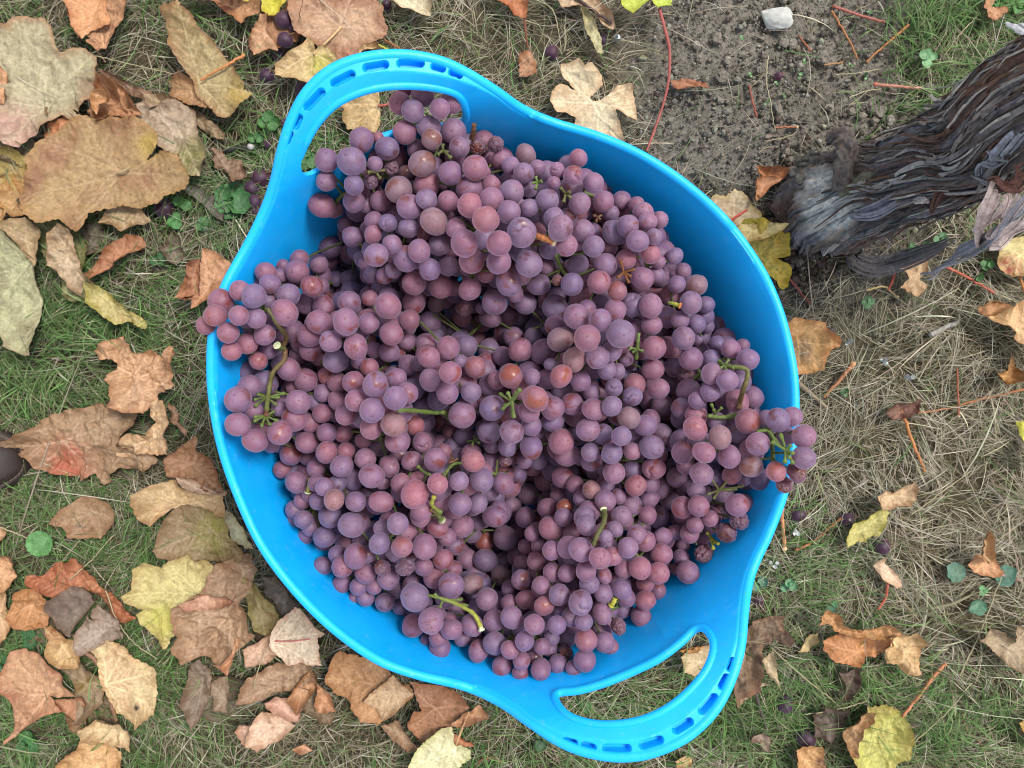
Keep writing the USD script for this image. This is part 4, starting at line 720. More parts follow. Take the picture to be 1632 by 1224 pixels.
# upper left
L('dark grey brown leaf scrap lying low in the shade beside the upper left grapes', 1, [(860, 860), (930, 880), (1000, 920), (1050, 980), (1045, 1030), (1000, 1010), (960, 960), (890, 910)], (92, 78, 74), 8, curl=4)
L('olive green leaf half hidden under the curled tan leaf at the left', 1, [(190, 1040), (280, 1035), (330, 1060), (380, 1090), (415, 1160), (410, 1240), (350, 1290), (250, 1260), (200, 1130)], (134, 130, 76), 8)
L('yellowish ochre leaf at the left edge under the big brown one', 1, [(-60, 700), (0, 700), (60, 690), (110, 720), (140, 760), (130, 830), (150, 900), (160, 980), (110, 1000), (60, 980), (0, 950), (-60, 940)], (166, 136, 70), 9, blot=(1, 60, 900, 80, (190, 130, 76)))
L('pale orange curled leaf at the left edge below the ochre one', 1, [(-60, 900), (0, 900), (60, 890), (130, 955), (160, 990), (100, 1020), (50, 990), (30, 1050), (-60, 1050)], (192, 138, 88), 16, curl=9)
L('small reddish orange leaf tucked under the large pale olive leaf', 1, [(215, 620), (260, 580), (340, 540), (375, 575), (360, 650), (345, 685), (300, 660), (240, 675)], (196, 114, 72), 14, curl=8, crumple=8)
L('brown tan leaf with a rolled pale edge beside the pinkish one, upper left', 1, [(690, 450), (760, 455), (850, 480), (920, 520), (1000, 580), (1045, 625), (1040, 645), (980, 635), (900, 560), (780, 510), (730, 530)], (158, 122, 92), 11, curl=7)
L('pinkish tan leaf with an olive tip between the big brown leaf and the tub', 1, [(650, 500), (700, 470), (740, 510), (790, 490), (830, 480), (880, 510), (915, 530), (920, 580), (935, 640), (980, 690), (985, 750), (950, 825), (900, 830), (860, 780), (840, 720), (760, 690), (720, 620), (680, 580), (650, 550)], (178, 146, 126), 15, blot=(1, 910, 750, 90, (158, 150, 98)))
L('large pale olive tan lobed leaf at the upper left corner', 1, [(-70, 180), (0, 172), (20, 140), (70, 150), (90, 115), (150, 105), (215, 110), (250, 140), (262, 185), (275, 245), (285, 262), (330, 240), (385, 235), (440, 270), (455, 320), (475, 395), (440, 430), (410, 470), (385, 490), (360, 510), (330, 500), (350, 530), (320, 545), (290, 530), (240, 580), (200, 620), (140, 640), (100, 672), (50, 665), (25, 620), (20, 570), (-70, 540)],
  (172, 152, 122), 20, junction=(215, 500), col2=(150, 124, 96), curl=8, crumple=5, blot=(1, 80, 620, 110, (200, 160, 142)), edge=(176, 120, 80), petiole=(1, [(215, 500), (212, 515), (218, 530)], [24, 26, 28], .0012, (120, 90, 60)))
L('dark brown curled leaf strip above the crumpled orange leaf', 1, [(500, 345), (560, 370), (620, 400), (700, 430), (680, 465), (620, 450), (560, 410), (510, 375)], (132, 86, 66), 16, curl=8)
L('crumpled orange brown leaf right of the large pale olive leaf', 1, [(430, 450), (470, 390), (500, 375), (540, 400), (600, 430), (640, 480), (650, 530), (620, 570), (560, 545), (500, 540), (460, 565), (410, 520)], (184, 116, 78), 24, crumple=14, curl=10, more=[dict(poly=[(440, 440), (500, 425), (530, 445), (510, 480), (470, 490), (465, 540), (440, 500)], col=(206, 140, 92), h=33, crumple=6)])
L('largest brown leaf with yellow edges, left of the upper handle', 1, [(150, 745), (210, 670), (300, 590), (380, 545), (450, 560), (540, 565), (640, 560), (680, 590), (735, 640), (730, 700), (670, 745), (760, 715), (830, 740), (855, 780), (885, 840), (860, 890), (780, 905), (720, 945), (640, 960), (560, 950), (500, 965), (440, 990), (420, 1040), (400, 1075), (350, 1055), (310, 1020), (240, 1045), (200, 1010), (160, 960), (125, 920), (135, 850), (160, 790)],
  (168, 124, 84), 27, junction=(555, 800), col2=(150, 102, 76), curl=6, crumple=4, edge=(176, 132, 80), blot=(1, 700, 680, 50, (190, 160, 84)), teeth=1.8, petiole=(1, [(545, 806), (570, 796), (600, 780)], [29, 31, 30], .0012, (170, 150, 110)))
L('folded bright orange leaf at the top edge, left', 1, [(300, -5), (330, 45), (345, 110), (375, 190), (420, 180), (455, 190), (430, 205), (470, 245), (520, 235), (540, 190), (560, 130), (590, 80), (645, 10), (640, -30), (600, -60), (400, -60)], (196, 132, 96), 16, junction=(500, 240), curl=7, crumple=5, more=[dict(poly=[(300, -5), (400, -50), (490, -20), (500, 60), (515, 118), (470, 135), (430, 140), (385, 180), (350, 130), (330, 45)], col=(212, 136, 90), h=24, crumple=4, curl=4)],
  petiole=(1, [(412, 185), (440, 220), (490, 290)], [22, 18, 14], .0007, (190, 150, 120)))
L('small orange brown leaf under the long folded olive tan leaf', 1, [(780, 380), (850, 348), (905, 385), (930, 440), (990, 520), (960, 520), (900, 500), (850, 475), (785, 445), (800, 410)], (180, 126, 86), 13)
L('long folded olive tan leaf standing clear on the grass, top left', 1, [(805, 100), (850, 75), (870, 50), (885, 80), (925, 105), (940, 150), (985, 190), (1030, 250), (1075, 310), (1105, 350), (1140, 400), (1130, 425), (1180, 440), (1150, 480), (1110, 520), (1060, 550), (1030, 545), (960, 480), (920, 440), (905, 385), (870, 330), (830, 270), (810, 220), (803, 160)], (170, 140, 96), 20, junction=(925, 390), col2=(158, 126, 84), edge=(160, 110, 70), crumple=4, teeth=1.5, blot=(1, 1130, 450, 60, (190, 162, 92)))
L('brown curled leaf beside two fallen grapes, left of the tub', 1, [(990, 690), (1030, 700), (1050, 735), (1120, 740), (1160, 830), (1100, 860), (1060, 800), (1000, 780)], (146, 104, 86), 14, curl=9, crumple=8)
L('orange brown leaf at the top edge beside the yellow corner', 1, [(870, -5), (920, 20), (1000, 20), (1060, 60), (1130, 125), (1170, 90), (1215, 70), (1230, 0), (1180, -60), (900, -60)], (190, 126, 84), 14, blot=(1, 1050, -10, 90, (160, 96, 60)))
L('bright yellow leaf tip at the top edge', 1, [(1070, -40), (1072, 5), (1150, 8), (1210, -8), (1215, 50), (1240, 70), (1290, 60), (1310, 15), (1330, -10), (1330, -60), (1070, -60)], (208, 190, 46), 22, crumple=4, edge=(190, 150, 50))
L('reddish brown leaf holding dropped grapes near the top edge', 1, [(1180, 180), (1215, 75), (1260, 55), (1330, 45), (1390, -20), (1420, -20), (1400, 150), (1380, 200), (1330, 220), (1290, 230), (1250, 230), (1190, 262), (1172, 220)], (170, 104, 70), 12, curl=7, more=[dict(poly=[(1172, 225), (1190, 150), (1215, 75), (1250, 80), (1245, 150), (1275, 200), (1290, 230), (1245, 232), (1190, 265)], col=(190, 132, 96), h=19, crumple=5)])
L('large pinkish brown leaf at the top edge above the handle', 4, [(-95, 75), (-85, 0), (-40, -50), (200, -60), (290, 5), (318, 35), (310, 60), (332, 130), (310, 180), (240, 225), (200, 280), (130, 300), (100, 300), (60, 250), (0, 200), (-80, 150)], (184, 134, 106), 18, junction=(125, 130), crumple=4, col2=(164, 110, 84), curl=6, petiole=(4, [(128, 125), (70, 185), (0, 250)], [20, 24, 27], .0011, (210, 170, 120)))
L('tan leaf with a bright yellow green blotch beside the upper handle', 1, [(1285, 300), (1340, 265), (1400, 215), (1430, 175), (1450, 190), (1465, 240), (1500, 215), (1560, 255), (1568, 300), (1600, 330), (1560, 370), (1470, 390), (1440, 405), (1400, 380), (1290, 350)], (210, 174, 126), 26, junction=(1450, 245), blot=(1, 1490, 300, 50, (190, 186, 66)), crumple=4, more=[dict(zone=4, poly=[(200, 255), (240, 215), (300, 210), (305, 240), (240, 250), (180, 280)], col=(212, 172, 128), h=20)])
L('tan leaf with fine veins seen through the upper hand hole', 4, [(125, 500), (190, 450), (300, 415), (305, 480), (300, 580), (280, 612), (220, 600), (160, 600), (140, 560), (150, 520)], (198, 158, 106), 14, junction=(305, 490), crumple=3, petiole=(4, [(300, 492), (330, 488), (365, 478)], 14, .0012, (176, 90, 74)))
L('pale cream leaf at the top edge right of the large pinkish brown one', 4, [(355, 10), (390, -30), (480, -40), (540, 0), (552, 40), (540, 88), (500, 80), (440, 60)], (208, 184, 154), 15)
L('rusty orange leaf hanging in from the top edge with its brown stalk', 4, [(820, -60), (845, -10), (870, 10), (930, 70), (980, 85), (990, 20), (985, -60)], (194, 102, 60), 16, curl=8, petiole=(4, [(978, 70), (985, 150), (995, 222)], [15, 12, 8], .0011, (130, 76, 56)))
L('small rust brown leaf piece between the tub and the pale lobed leaf', 4, [(958, 258), (1000, 235), (1035, 290), (1035, 345), (955, 352)], (184, 118, 84), 11, curl=5)
L('pinkish tan curled leaf under a dark twig at the top edge', 4, [(1135, 10), (1160, 50), (1230, 40), (1280, 60), (1330, 120), (1385, 145), (1390, 110), (1360, 60), (1310, 0), (1280, -60), (1120, -60)], (196, 156, 128), 16, more=[dict(poly=[(1240, 60), (1290, 90), (1330, 170), (1350, 235), (1320, 248), (1280, 180), (1250, 110)], col=(194, 182, 140), h=18, curl=10, veins=False)])
L('pale cream five lobed leaf lying flat right of the upper handle', 4, [(1150, 325), (1200, 310), (1235, 290), (1255, 325), (1290, 310), (1340, 350), (1340, 400), (1300, 440), (1285, 462), (1312, 472), (1370, 440), (1410, 400), (1465, 400), (1475, 450), (1492, 565), (1450, 552), (1393, 522), (1415, 590), (1435, 682), (1370, 640), (1280, 610), (1215, 595), (1217, 545), (1175, 530), (1135, 530), (1105, 480), (1110, 440), (1145, 400), (1180, 404), (1217, 422), (1190, 390), (1160, 375)], (222, 194, 160), 16, junction=(1295, 480), col2=(204, 168, 130), crumple=3, curl=5, edge=(206, 164, 122), teeth=0.9)
L('fresh yellow green leaf at the top edge on a long pink stalk', 4, [(1415, -60), (1418, 5), (1432, 42), (1480, 70), (1520, 35), (1560, 8), (1590, 48), (1650, 38), (1680, -60)], (188, 198, 64), 30, crumple=3, edge=(170, 178, 52), petiole=(7, [(-62, 40), (-40, 120), (-15, 230), (-20, 380), (-55, 520), (-120, 700)], [30, 27, 22, 14, 8, 6], .0014, (176, 92, 84)))
# right side
L('bright orange folded leaf wedged against the foot of the vine', 7, [(375, 785), (430, 795), (525, 793), (510, 830), (450, 870), (385, 935), (380, 880), (402, 832)], (200, 114, 68), 20, curl=8, more=[dict(poly=[(383, 838), (430, 828), (505, 832), (450, 872), (385, 935)], col=(206, 128, 84), h=26, crumple=4)])
L('pinkish tan leaf between the right rim and the vine foot', 7, [(165, 940), (200, 905), (250, 915), (285, 880), (330, 900), (355, 950), (395, 985), (402, 1035), (340, 1060), (280, 1080), (240, 1030), (190, 990)], (202, 168, 136), 16, edge=(200, 170, 90), petiole=(7, [(245, 1045), (290, 1010), (345, 975)], [22, 24, 24], .0014, (204, 84, 66)))
L('golden yellow leaf partly behind the right rim under the vine', 0, [(1165, 373), (1182, 357), (1216, 357), (1253, 359), (1252, 388), (1251, 410), (1237, 413), (1254, 425), (1252, 455), (1240, 462), (1222, 440), (1200, 428), (1180, 405)], (208, 170, 58), 18, edge=(206, 180, 50), crumple=8, more=[dict(zone=7, poly=[(270, 1080), (320, 1042), (420, 1040), (525, 1045), (500, 1075), (420, 1110), (330, 1135), (290, 1110)], col=(224, 190, 120), h=27, crumple=4)])
L('round orange leaf with a grey scrap on it, right of the rim', 8, [(525, 350), (560, 315), (620, 330), (690, 335), (705, 380), (760, 415), (765, 440), (720, 460), (700, 500), (685, 550), (640, 565), (570, 570), (560, 530), (530, 460)], (204, 142, 82), 16, crumple=6, blot=(8, 600, 455, 45, (128, 108, 88)), edge=(196, 118, 66))
L('tan leaf under the hanging grey bark strip', 8, [(1035, 85), (1090, 75), (1170, 40), (1180, 90), (1150, 130), (1185, 160), (1170, 190), (1130, 210), (1050, 170), (1090, 130)], (204, 160, 122), 15, curl=8, petiole=(8, [(1035, 95), (1020, 140), (1000, 185)], [14, 10, 8], .0011, (170, 74, 56)))
L('cream yellow leaf with a red spot at the right edge', 0, [(1587, 384), (1640, 378), (1668, 400), (1660, 436), (1632, 440), (1608, 442), (1592, 428)], (208, 184, 122), 16, blot=(8, 1560, 70, 45, (188, 104, 78)), petiole=(8, [(1610, 110), (1625, 160), (1640, 210)], [14, 11, 8], .0012, (200, 130, 70)))
L('large curled orange tan leaf at the right edge', 8, [(1425, 260), (1450, 240), (1520, 250), (1560, 270), (1632, 210), (1700, 230), (1720, 500), (1640, 478), (1580, 420), (1530, 350), (1450, 310)], (218, 166, 118), 22, crumple=9, curl=9, more=[dict(poly=[(1425, 262), (1480, 245), (1540, 252), (1500, 285), (1470, 305), (1440, 300)], col=(190, 122, 74), h=29)])
L('small crooked orange brown leaf near the right edge', 8, [(1480, 570), (1530, 555), (1565, 485), (1572, 540), (1600, 570), (1590, 605), (1530, 620), (1490, 595)], (188, 126, 68), 13, curl=8, crumple=8)
L('yellow leaf at the right edge beside dry straw', 8, [(1595, 800), (1632, 788), (1690, 820), (1690, 1000), (1630, 1000), (1600, 930), (1622, 880)], (204, 194, 56), 15, crumple=4)
L('folded tan leaf piece right of the spilling grapes', 8, [(915, 1130), (970, 1110), (1010, 1120), (1060, 1085), (1110, 1080), (1115, 1150), (1080, 1172), (1000, 1185), (950, 1190)], (206, 166, 132), 16, crumple=7)
L('yellow olive leaf tip below the folded tan piece', 9, [(790, 150), (830, 95), (900, 60), (960, 18), (1000, 38), (970, 100), (950, 140), (905, 150), (905, 180), (860, 170), (800, 190)], (186, 168, 94), 13, crumple=5, edge=(186, 174, 70))
L('narrow pink leaf below a torn grape on the right', 9, [(940, 290), (980, 240), (1000, 290), (1040, 320), (1080, 392), (1040, 385), (980, 350)], (212, 168, 140), 15, curl=9, petiole=(9, [(1000, 360), (990, 430), (955, 488)], [12, 9, 8], .0012, (204, 104, 82)))
L('large curled orange leaf on the grass, lower right', 9, [(690, 620), (720, 600), (780, 590), (900, 590), (980, 600), (990, 640), (985, 690), (940, 702), (890, 700), (850, 742), (790, 728), (740, 710), (690, 660)], (204, 128, 78), 20, crumple=5, cup=6,
  more=[dict(poly=[(660, 545), (720, 490), (770, 515), (780, 555), (860, 570), (900, 582), (980, 545), (1045, 592), (960, 615), (860, 612), (780, 590), (740, 575), (720, 545)], col=(210, 148, 96), h=30, curl=9), dict(poly=[(980, 600), (1040, 590), (1110, 590), (1160, 640), (1145, 730), (1140, 780), (1080, 787), (1060, 750), (1000, 740), (988, 680)], col=(220, 174, 124), h=26, crumple=9, curl=8)])
L('small tan leaf scrap left of the large curled orange leaf', 9, [(585, 682), (620, 620), (665, 590), (670, 640), (620, 680)], (204, 168, 110), 12, curl=7)
L('dull brown tan folded leaf at the lower right edge', 9, [(1405, 620), (1440, 570), (1500, 575), (1560, 622), (1590, 565), (1680, 555), (1680, 680), (1590, 757), (1540, 735), (1490, 680)], (172, 142, 116), 18, crumple=9, curl=8)
L('small orange leaf with a rolled tip among clover leaves, right', 9, [(1375, 280), (1400, 240), (1440, 235), (1485, 250), (1520, 310), (1480, 335), (1400, 315)], (216, 146, 100), 15, more=[dict(poly=[(1425, 235), (1420, 160), (1455, 120), (1470, 200), (1482, 262), (1455, 265)], col=(220, 172, 130), h=22, curl=8, veins=False)], petiole=(9, [(1510, 320), (1570, 340), (1650, 366)], [12, 9, 8], .001, (176, 128, 116)))
L('dark brown withered leaf beside the lower handle', 9, [(300, 690), (340, 570), (400, 530), (490, 505), (500, 560), (525, 600), (510, 632), (460, 620), (420, 700), (410, 750), (380, 830), (340, 840), (260, 862), (290, 780)], (124, 90, 72), 17, crumple=10, curl=10, edge=(176, 126, 98), more=[dict(poly=[(412, 720), (458, 672), (480, 760), (497, 855), (440, 780)], col=(190, 158, 124), h=22), dict(poly=[(330, 850), (390, 828), (443, 828), (400, 862), (290, 918), (290, 885)], col=(182, 152, 124), h=20), dict(poly=[(298, 740), (306, 640), (338, 590), (334, 700), (318, 760)], col=(196, 160, 128), h=24)],
  petiole=(9, [(385, 875), (410, 960), (435, 1040), (440, 1072)], [12, 9, 8, 7], .0014, (84, 74, 70)))
L('tan leaf seen through the lower hand hole', 9, [(30, 690), (60, 655), (130, 655), (190, 620), (230, 650), (220, 720), (150, 765), (100, 782), (45, 758)], (198, 164, 126), 14, more=[dict(poly=[(22, 668), (70, 655), (130, 652), (150, 660), (110, 680), (50, 682)], col=(212, 152, 90), h=20, veins=False)])
L('dark purple brown withered leaf left of the yellow leaf, lower right', 9, [(650, 955), (700, 920), (780, 930), (780, 1000), (720, 1082), (655, 1060)], (100, 72, 70), 12, crumple=9, curl=7)
L('narrow dark withered leaf under the large curled orange leaf', 9, [(755, 762), (800, 745), (850, 740), (850, 820), (800, 900), (770, 890), (785, 820)], (98, 70, 66), 12, crumple=9, curl=7)
L('orange leaf at the bottom edge, right', 9, [(565, 1130), (620, 1112), (670, 1105), (705, 1224), (710, 1290), (570, 1290)], (208, 146, 92), 15, blot=(9, 680, 1190, 22, (112, 76, 60)))
L('large yellow olive leaf with a brown curled side, bottom right', 9, [(820, 1080), (860, 1000), (900, 950), (980, 935), (1040, 960), (1080, 1010), (1095, 1100), (1075, 1170), (1020, 1224), (990, 1270), (880, 1270), (830, 1180), (800, 1110)], (190, 178, 84), 18, crumple=6, col2=(168, 148, 78), teeth=1.8, more=[dict(poly=[(798, 1085), (845, 965), (910, 948), (922, 1000), (870, 1030), (855, 1100), (850, 1160), (815, 1150)], col=(182, 128, 84), h=26, crumple=7, curl=7)])
L('tiny tan leaf at the bottom edge under the lower handle', 9, [(8, 1180), (30, 1162), (62, 1160), (92, 1182), (70, 1216), (18, 1218)], (208, 160, 108), 11)
L('orange brown leaf at the right edge near the bottom', 9, [(1605, 1010), (1640, 975), (1690, 980), (1690, 1120), (1625, 1105)], (190, 140, 62), 14)
L('small grey brown withered leaf at the bottom beside the lower handle', 9, [(345, 1060), (380, 1040), (420, 1055), (450, 1080), (440, 1145), (410, 1120), (390, 1085), (350, 1085)], (142, 110, 100), 11, crumple=8)
# buried layers of the pile
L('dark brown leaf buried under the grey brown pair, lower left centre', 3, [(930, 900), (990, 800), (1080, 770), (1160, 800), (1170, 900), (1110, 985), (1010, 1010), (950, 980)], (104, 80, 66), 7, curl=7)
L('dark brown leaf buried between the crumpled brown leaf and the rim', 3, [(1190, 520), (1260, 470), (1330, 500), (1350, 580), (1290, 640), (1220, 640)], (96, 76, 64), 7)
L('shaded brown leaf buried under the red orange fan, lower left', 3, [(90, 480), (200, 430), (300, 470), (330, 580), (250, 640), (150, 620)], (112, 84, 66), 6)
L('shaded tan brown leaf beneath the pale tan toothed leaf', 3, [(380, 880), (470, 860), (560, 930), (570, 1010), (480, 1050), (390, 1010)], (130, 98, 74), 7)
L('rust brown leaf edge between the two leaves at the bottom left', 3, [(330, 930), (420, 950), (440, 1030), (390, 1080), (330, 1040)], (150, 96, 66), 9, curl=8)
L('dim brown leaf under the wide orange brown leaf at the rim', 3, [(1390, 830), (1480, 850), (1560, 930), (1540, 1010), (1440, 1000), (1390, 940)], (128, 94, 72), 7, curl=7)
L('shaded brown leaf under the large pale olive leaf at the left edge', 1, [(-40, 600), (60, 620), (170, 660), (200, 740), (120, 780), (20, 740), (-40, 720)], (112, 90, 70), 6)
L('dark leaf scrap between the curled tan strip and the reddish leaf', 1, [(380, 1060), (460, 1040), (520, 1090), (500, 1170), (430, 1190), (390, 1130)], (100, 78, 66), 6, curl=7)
# left and lower left
L('grey olive leaf half out of the picture at the left edge', 2, [(-80, -110), (0, -108), (60, -60), (130, 10), (180, 55), (188, 180), (195, 478), (130, 465), (65, 440), (45, 395), (0, 370), (-80, 380)], (170, 160, 122), 22, junction=(160, 45), col2=(142, 130, 98), crumple=4, teeth=0.7, edge=(150, 130, 96))
L('warm brown tan leaf above the grey olive one at the left edge', 1, [(5, 1050), (60, 1020), (120, 1010), (185, 1070), (190, 1150), (187, 1240), (140, 1190), (80, 1120)], (172, 136, 100), 26, crumple=4)
L('curled tan leaf strip standing over the olive leaf at the left', 2, [(235, 70), (240, 0), (270, -100), (310, -105), (355, -80), (370, 0), (375, 75), (430, 140), (428, 230), (385, 222), (335, 180), (290, 100)], (186, 150, 120), 24, crumple=12, curl=10, blot=(2, 400, 150, 26, (84, 56, 40)))
L('yellow green strip of curled leaf pointing at the tub, left', 2, [(412, 150), (480, 170), (530, 210), (600, 270), (660, 310), (720, 343), (716, 366), (640, 345), (600, 325), (550, 345), (500, 312), (440, 250)], (180, 160, 96), 22, curl=8, col2=(190, 150, 104), edge=(166, 160, 66))
L('dull olive leaf below the curled tan strip', 2, [(275, 120), (330, 100), (380, 200), (425, 232), (350, 234), (300, 200)], (140, 132, 84), 12)
L('small tan star shaped leaf under the largest brown leaf', 1, [(480, 1040), (540, 950), (620, 955), (690, 955), (680, 1000), (705, 1030), (650, 1050), (590, 1080), (540, 1050)], (172, 134, 98), 15, curl=8)
L('reddish brown curled leaf left of the middle grass patch', 1, [(485, 1190), (540, 1130), (600, 1095), (660, 1110), (675, 1150), (640, 1170), (580, 1200), (520, 1250), (440, 1300), (430, 1275)], (178, 106, 72), 16, curl=10)
L('small dark brown leaf scrap above the left grass patch', 2, [(760, 0), (800, -90), (850, -60), (850, 20), (830, 70), (790, 50)], (112, 88, 76), 10)
L('orange leaf with a folded side touching the left rim', 2, [(840, 217), (885, 150), (890, 90), (940, 60), (945, -5), (1000, 10), (1070, 60), (1090, 95), (1060, 180), (920, 272), (930, 205), (870, 228)], (200, 132, 94), 20, curl=6, more=[dict(poly=[(840, 217), (885, 150), (890, 70), (940, 42), (938, 140), (930, 215), (870, 228)], col=(176, 102, 70), h=27, crumple=6)])
L('big withered brown leaf with raised torn lobes on the left grass', 2, [(60, 895), (150, 850), (240, 775), (350, 745), (500, 715), (530, 740), (600, 730), (650, 745), (600, 850), (560, 900), (700, 930), (740, 968), (670, 1020), (560, 1000), (480, 1080), (430, 1030), (370, 1065), (340, 1045), (190, 1005), (160, 960), (120, 940), (160, 920), (60, 910)], (168, 124, 96), 20, junction=(310, 880), crumple=8, curl=8, teeth=1.6, blot=(2, 320, 980, 90, (190, 110, 84)),
  more=[dict(poly=[(430, 462), (500, 420), (575, 400), (605, 440), (612, 470), (640, 480), (700, 460), (735, 495), (780, 490), (810, 445), (835, 480), (805, 560), (800, 630), (730, 660), (742, 690), (700, 745), (620, 735), (560, 710), (590, 690), (560, 620), (530, 600), (535, 560), (560, 530), (520, 505), (430, 505)], col=(206, 148, 112), h=30, crumple=10, curl=8), dict(poly=[(528, 922), (600, 850), (700, 852), (735, 790), (720, 760), (745, 690), (790, 702), (800, 790), (792, 935), (740, 945), (700, 930), (570, 952)], col=(206, 158, 120), h=28, crumple=9, curl=7), dict(poly=[(785, 700), (815, 730), (830, 790), (870, 830), (866, 858), (830, 810), (795, 790)], col=(166, 116, 92), h=18, veins=False)])
L('reddish brown leaf under the left rim, lower half', 2, [(785, 960), (880, 890), (918, 860), (922, 930), (960, 940), (1000, 970), (1020, 1010), (1070, 1110), (980, 1100), (850, 1050), (790, 1040)], (172, 112, 80), 19, crumple=8)
L('pale tan curled leaf left of the tub, lower half', 2, [(680, 1120), (740, 1080), (810, 1065), (840, 1090), (930, 1112), (1065, 1120), (1070, 1224), (960, 1200), (870, 1175), (800, 1200), (740, 1262), (690, 1202)], (206, 162, 118), 22, crumple=8, curl=8, more=[dict(poly=[(838, 1045), (900, 1060), (1000, 1105), (1060, 1115), (1050, 1135), (950, 1118), (870, 1095)], col=(216, 176, 154), h=30)])
L('round speckled brown leaf lying alone on the left grass', 3, [(275, 80), (310, 20), (380, -35), (450, -35), (510, 0), (540, 70), (510, 120), (480, 150), (400, 150), (330, 150), (335, 110)], (156, 112, 82), 18, col2=(136, 92, 66), crumple=4, edge=(176, 130, 96))
L('broad brown leaf with an olive centre under the lower left rim', 3, [(755, 200), (790, 80), (850, 0), (1000, -5), (1060, 30), (1080, 140), (1150, 210), (1140, 240), (1000, 262), (860, 242), (770, 230)], (158, 122, 90), 15, blot=(3, 1000, 130, 90, (166, 156, 84)), col2=(132, 96, 70))
L('pale cream leaf edge pressed against the lower left rim', 3, [(1048, 20), (1090, 40), (1190, 195), (1150, 195), (1090, 150)], (206, 196, 160), 20, veins=False)
L('dark grey torn leaf hidden under the lower left rim', 3, [(1235, 330), (1290, 335), (1390, 470), (1340, 490), (1300, 470), (1250, 410)], (112, 90, 84), 13, crumple=8)
L('olive brown leaf behind the crumpled brown one, lower left', 3, [(1150, 330), (1200, 350), (1285, 500), (1305, 565), (1240, 605), (1190, 560), (1140, 430)], (158, 128, 80), 15, edge=(166, 148, 84))
L('pale yellow lobed leaf with a bright tip, lower left', 3, [(640, 300), (700, 260), (765, 295), (800, 260), (880, 235), (905, 260), (970, 250), (1000, 285), (960, 385), (920, 432), (880, 470), (860, 560), (800, 602), (770, 667), (720, 610), (660, 540), (650, 500), (680, 480), (600, 410), (640, 390)], (206, 182, 118), 22, junction=(945, 415), crumple=5, blot=(3, 760, 540, 80, (206, 196, 104)), col2=(186, 154, 96), curl=6)
L('crumpled brown leaf overlapping the pale yellow one, lower left', 3, [(850, 460), (960, 400), (1000, 290), (1080, 262), (1160, 248), (1168, 330), (1160, 400), (1120, 450), (1180, 500), (1185, 560), (1208, 572), (1130, 650), (1080, 680), (1060, 782), (1000, 720), (940, 690), (890, 708), (835, 642), (870, 580)], (180, 132, 104), 27, crumple=11, curl=9, teeth=0.8, more=[dict(poly=[(848, 452), (960, 420), (1060, 412), (1118, 440), (1040, 470), (940, 492), (870, 482)], col=(198, 134, 110), h=38, crumple=5), dict(poly=[(835, 622), (890, 640), (945, 690), (1030, 740), (1075, 690), (1090, 620), (1110, 640), (1062, 780), (1000, 725), (940, 692), (888, 706)], col=(204, 136, 102), h=36, crumple=5, curl=4)])
L('pinkish brown leaf under the pale pink one, lower left', 3, [(1140, 880), (1180, 780), (1260, 740), (1440, 715), (1480, 790), (1400, 840), (1250, 895), (1190, 905)], (176, 130, 104), 14)
L('small pink leaf left of the pale pink one beside the tub', 3, [(1140, 660), (1200, 640), (1270, 585), (1285, 650), (1300, 690), (1230, 742), (1160, 740)], (208, 156, 132), 19, curl=7)
L('pale pink leaf with a red midrib touching the lower left rim', 3, [(1275, 590), (1310, 530), (1380, 475), (1440, 520), (1515, 592), (1470, 622), (1497, 745), (1410, 722), (1340, 732), (1290, 690), (1268, 640)], (226, 194, 170), 27, junction=(1270, 635), crumple=5, curl=6, edge=(214, 160, 130), petiole=(3, [(1265, 634), (1340, 636), (1440, 625)], [30, 31, 30], .0008, (200, 120, 110)))
L('orange leaf below the pale pink one, at the rim', 3, [(1350, 885), (1445, 760), (1480, 790), (1470, 852), (1400, 942)], (200, 136, 96), 18, curl=7)
L('brown orange leaf tip above the bottom straw tuft', 3, [(1460, 935), (1490, 818), (1540, 870), (1565, 955), (1480, 972)], (194, 126, 86), 17)
L('wide orange brown leaf under the tub left of the bottom', 6, [(65, 800), (105, 700), (140, 668), (250, 715), (375, 785), (440, 830), (460, 880), (400, 932), (300, 1002), (230, 980), (180, 900), (100, 872)], (194, 130, 86), 18, junction=(385, 835), crumple=4, curl=6, more=[dict(poly=[(240, 905), (290, 850), (375, 785), (462, 880), (390, 950), (320, 985), (290, 940)], col=(202, 154, 118), h=23, crumple=4)])
L('brown star shaped leaf with dark veins below the tub', 6, [(455, 820), (560, 835), (680, 870), (722, 930), (650, 982), (640, 1042), (560, 1062), (520, 1102), (440, 1022), (472, 940), (510, 950)], (184, 116, 82), 16, junction=(565, 940), crumple=4, curl=6)
L('small orange folded leaf right of the brown star shaped leaf', 6, [(640, 1002), (700, 960), (770, 925), (817, 972), (740, 1000), (690, 1022)], (206, 138, 98), 22, curl=7)
L('rust orange leaf piece under the pale leaf at the bottom', 6, [(640, 1060), (740, 1098), (738, 1122), (650, 1115)], (192, 106, 66), 14)
L('dull brown leaf in the straw tuft at the bottom', 6, [(320, 1020), (400, 985), (440, 1060), (490, 1120), (440, 1142), (390, 1082)], (168, 124, 98), 12)
L('pale cream green leaf at the bottom edge', 6, [(430, 1290), (440, 1224), (480, 1140), (520, 1090), (580, 1040), (640, 1035), (652, 1110), (722, 1120), (722, 1170), (665, 1224), (660, 1290)], (218, 202, 158), 24, junction=(660, 1130), edge=(196, 196, 120), crumple=4, teeth=1.8, petiole=(6, [(655, 1130), (690, 1040), (722, 960)], [26, 27, 26], .001, (206, 160, 116)))
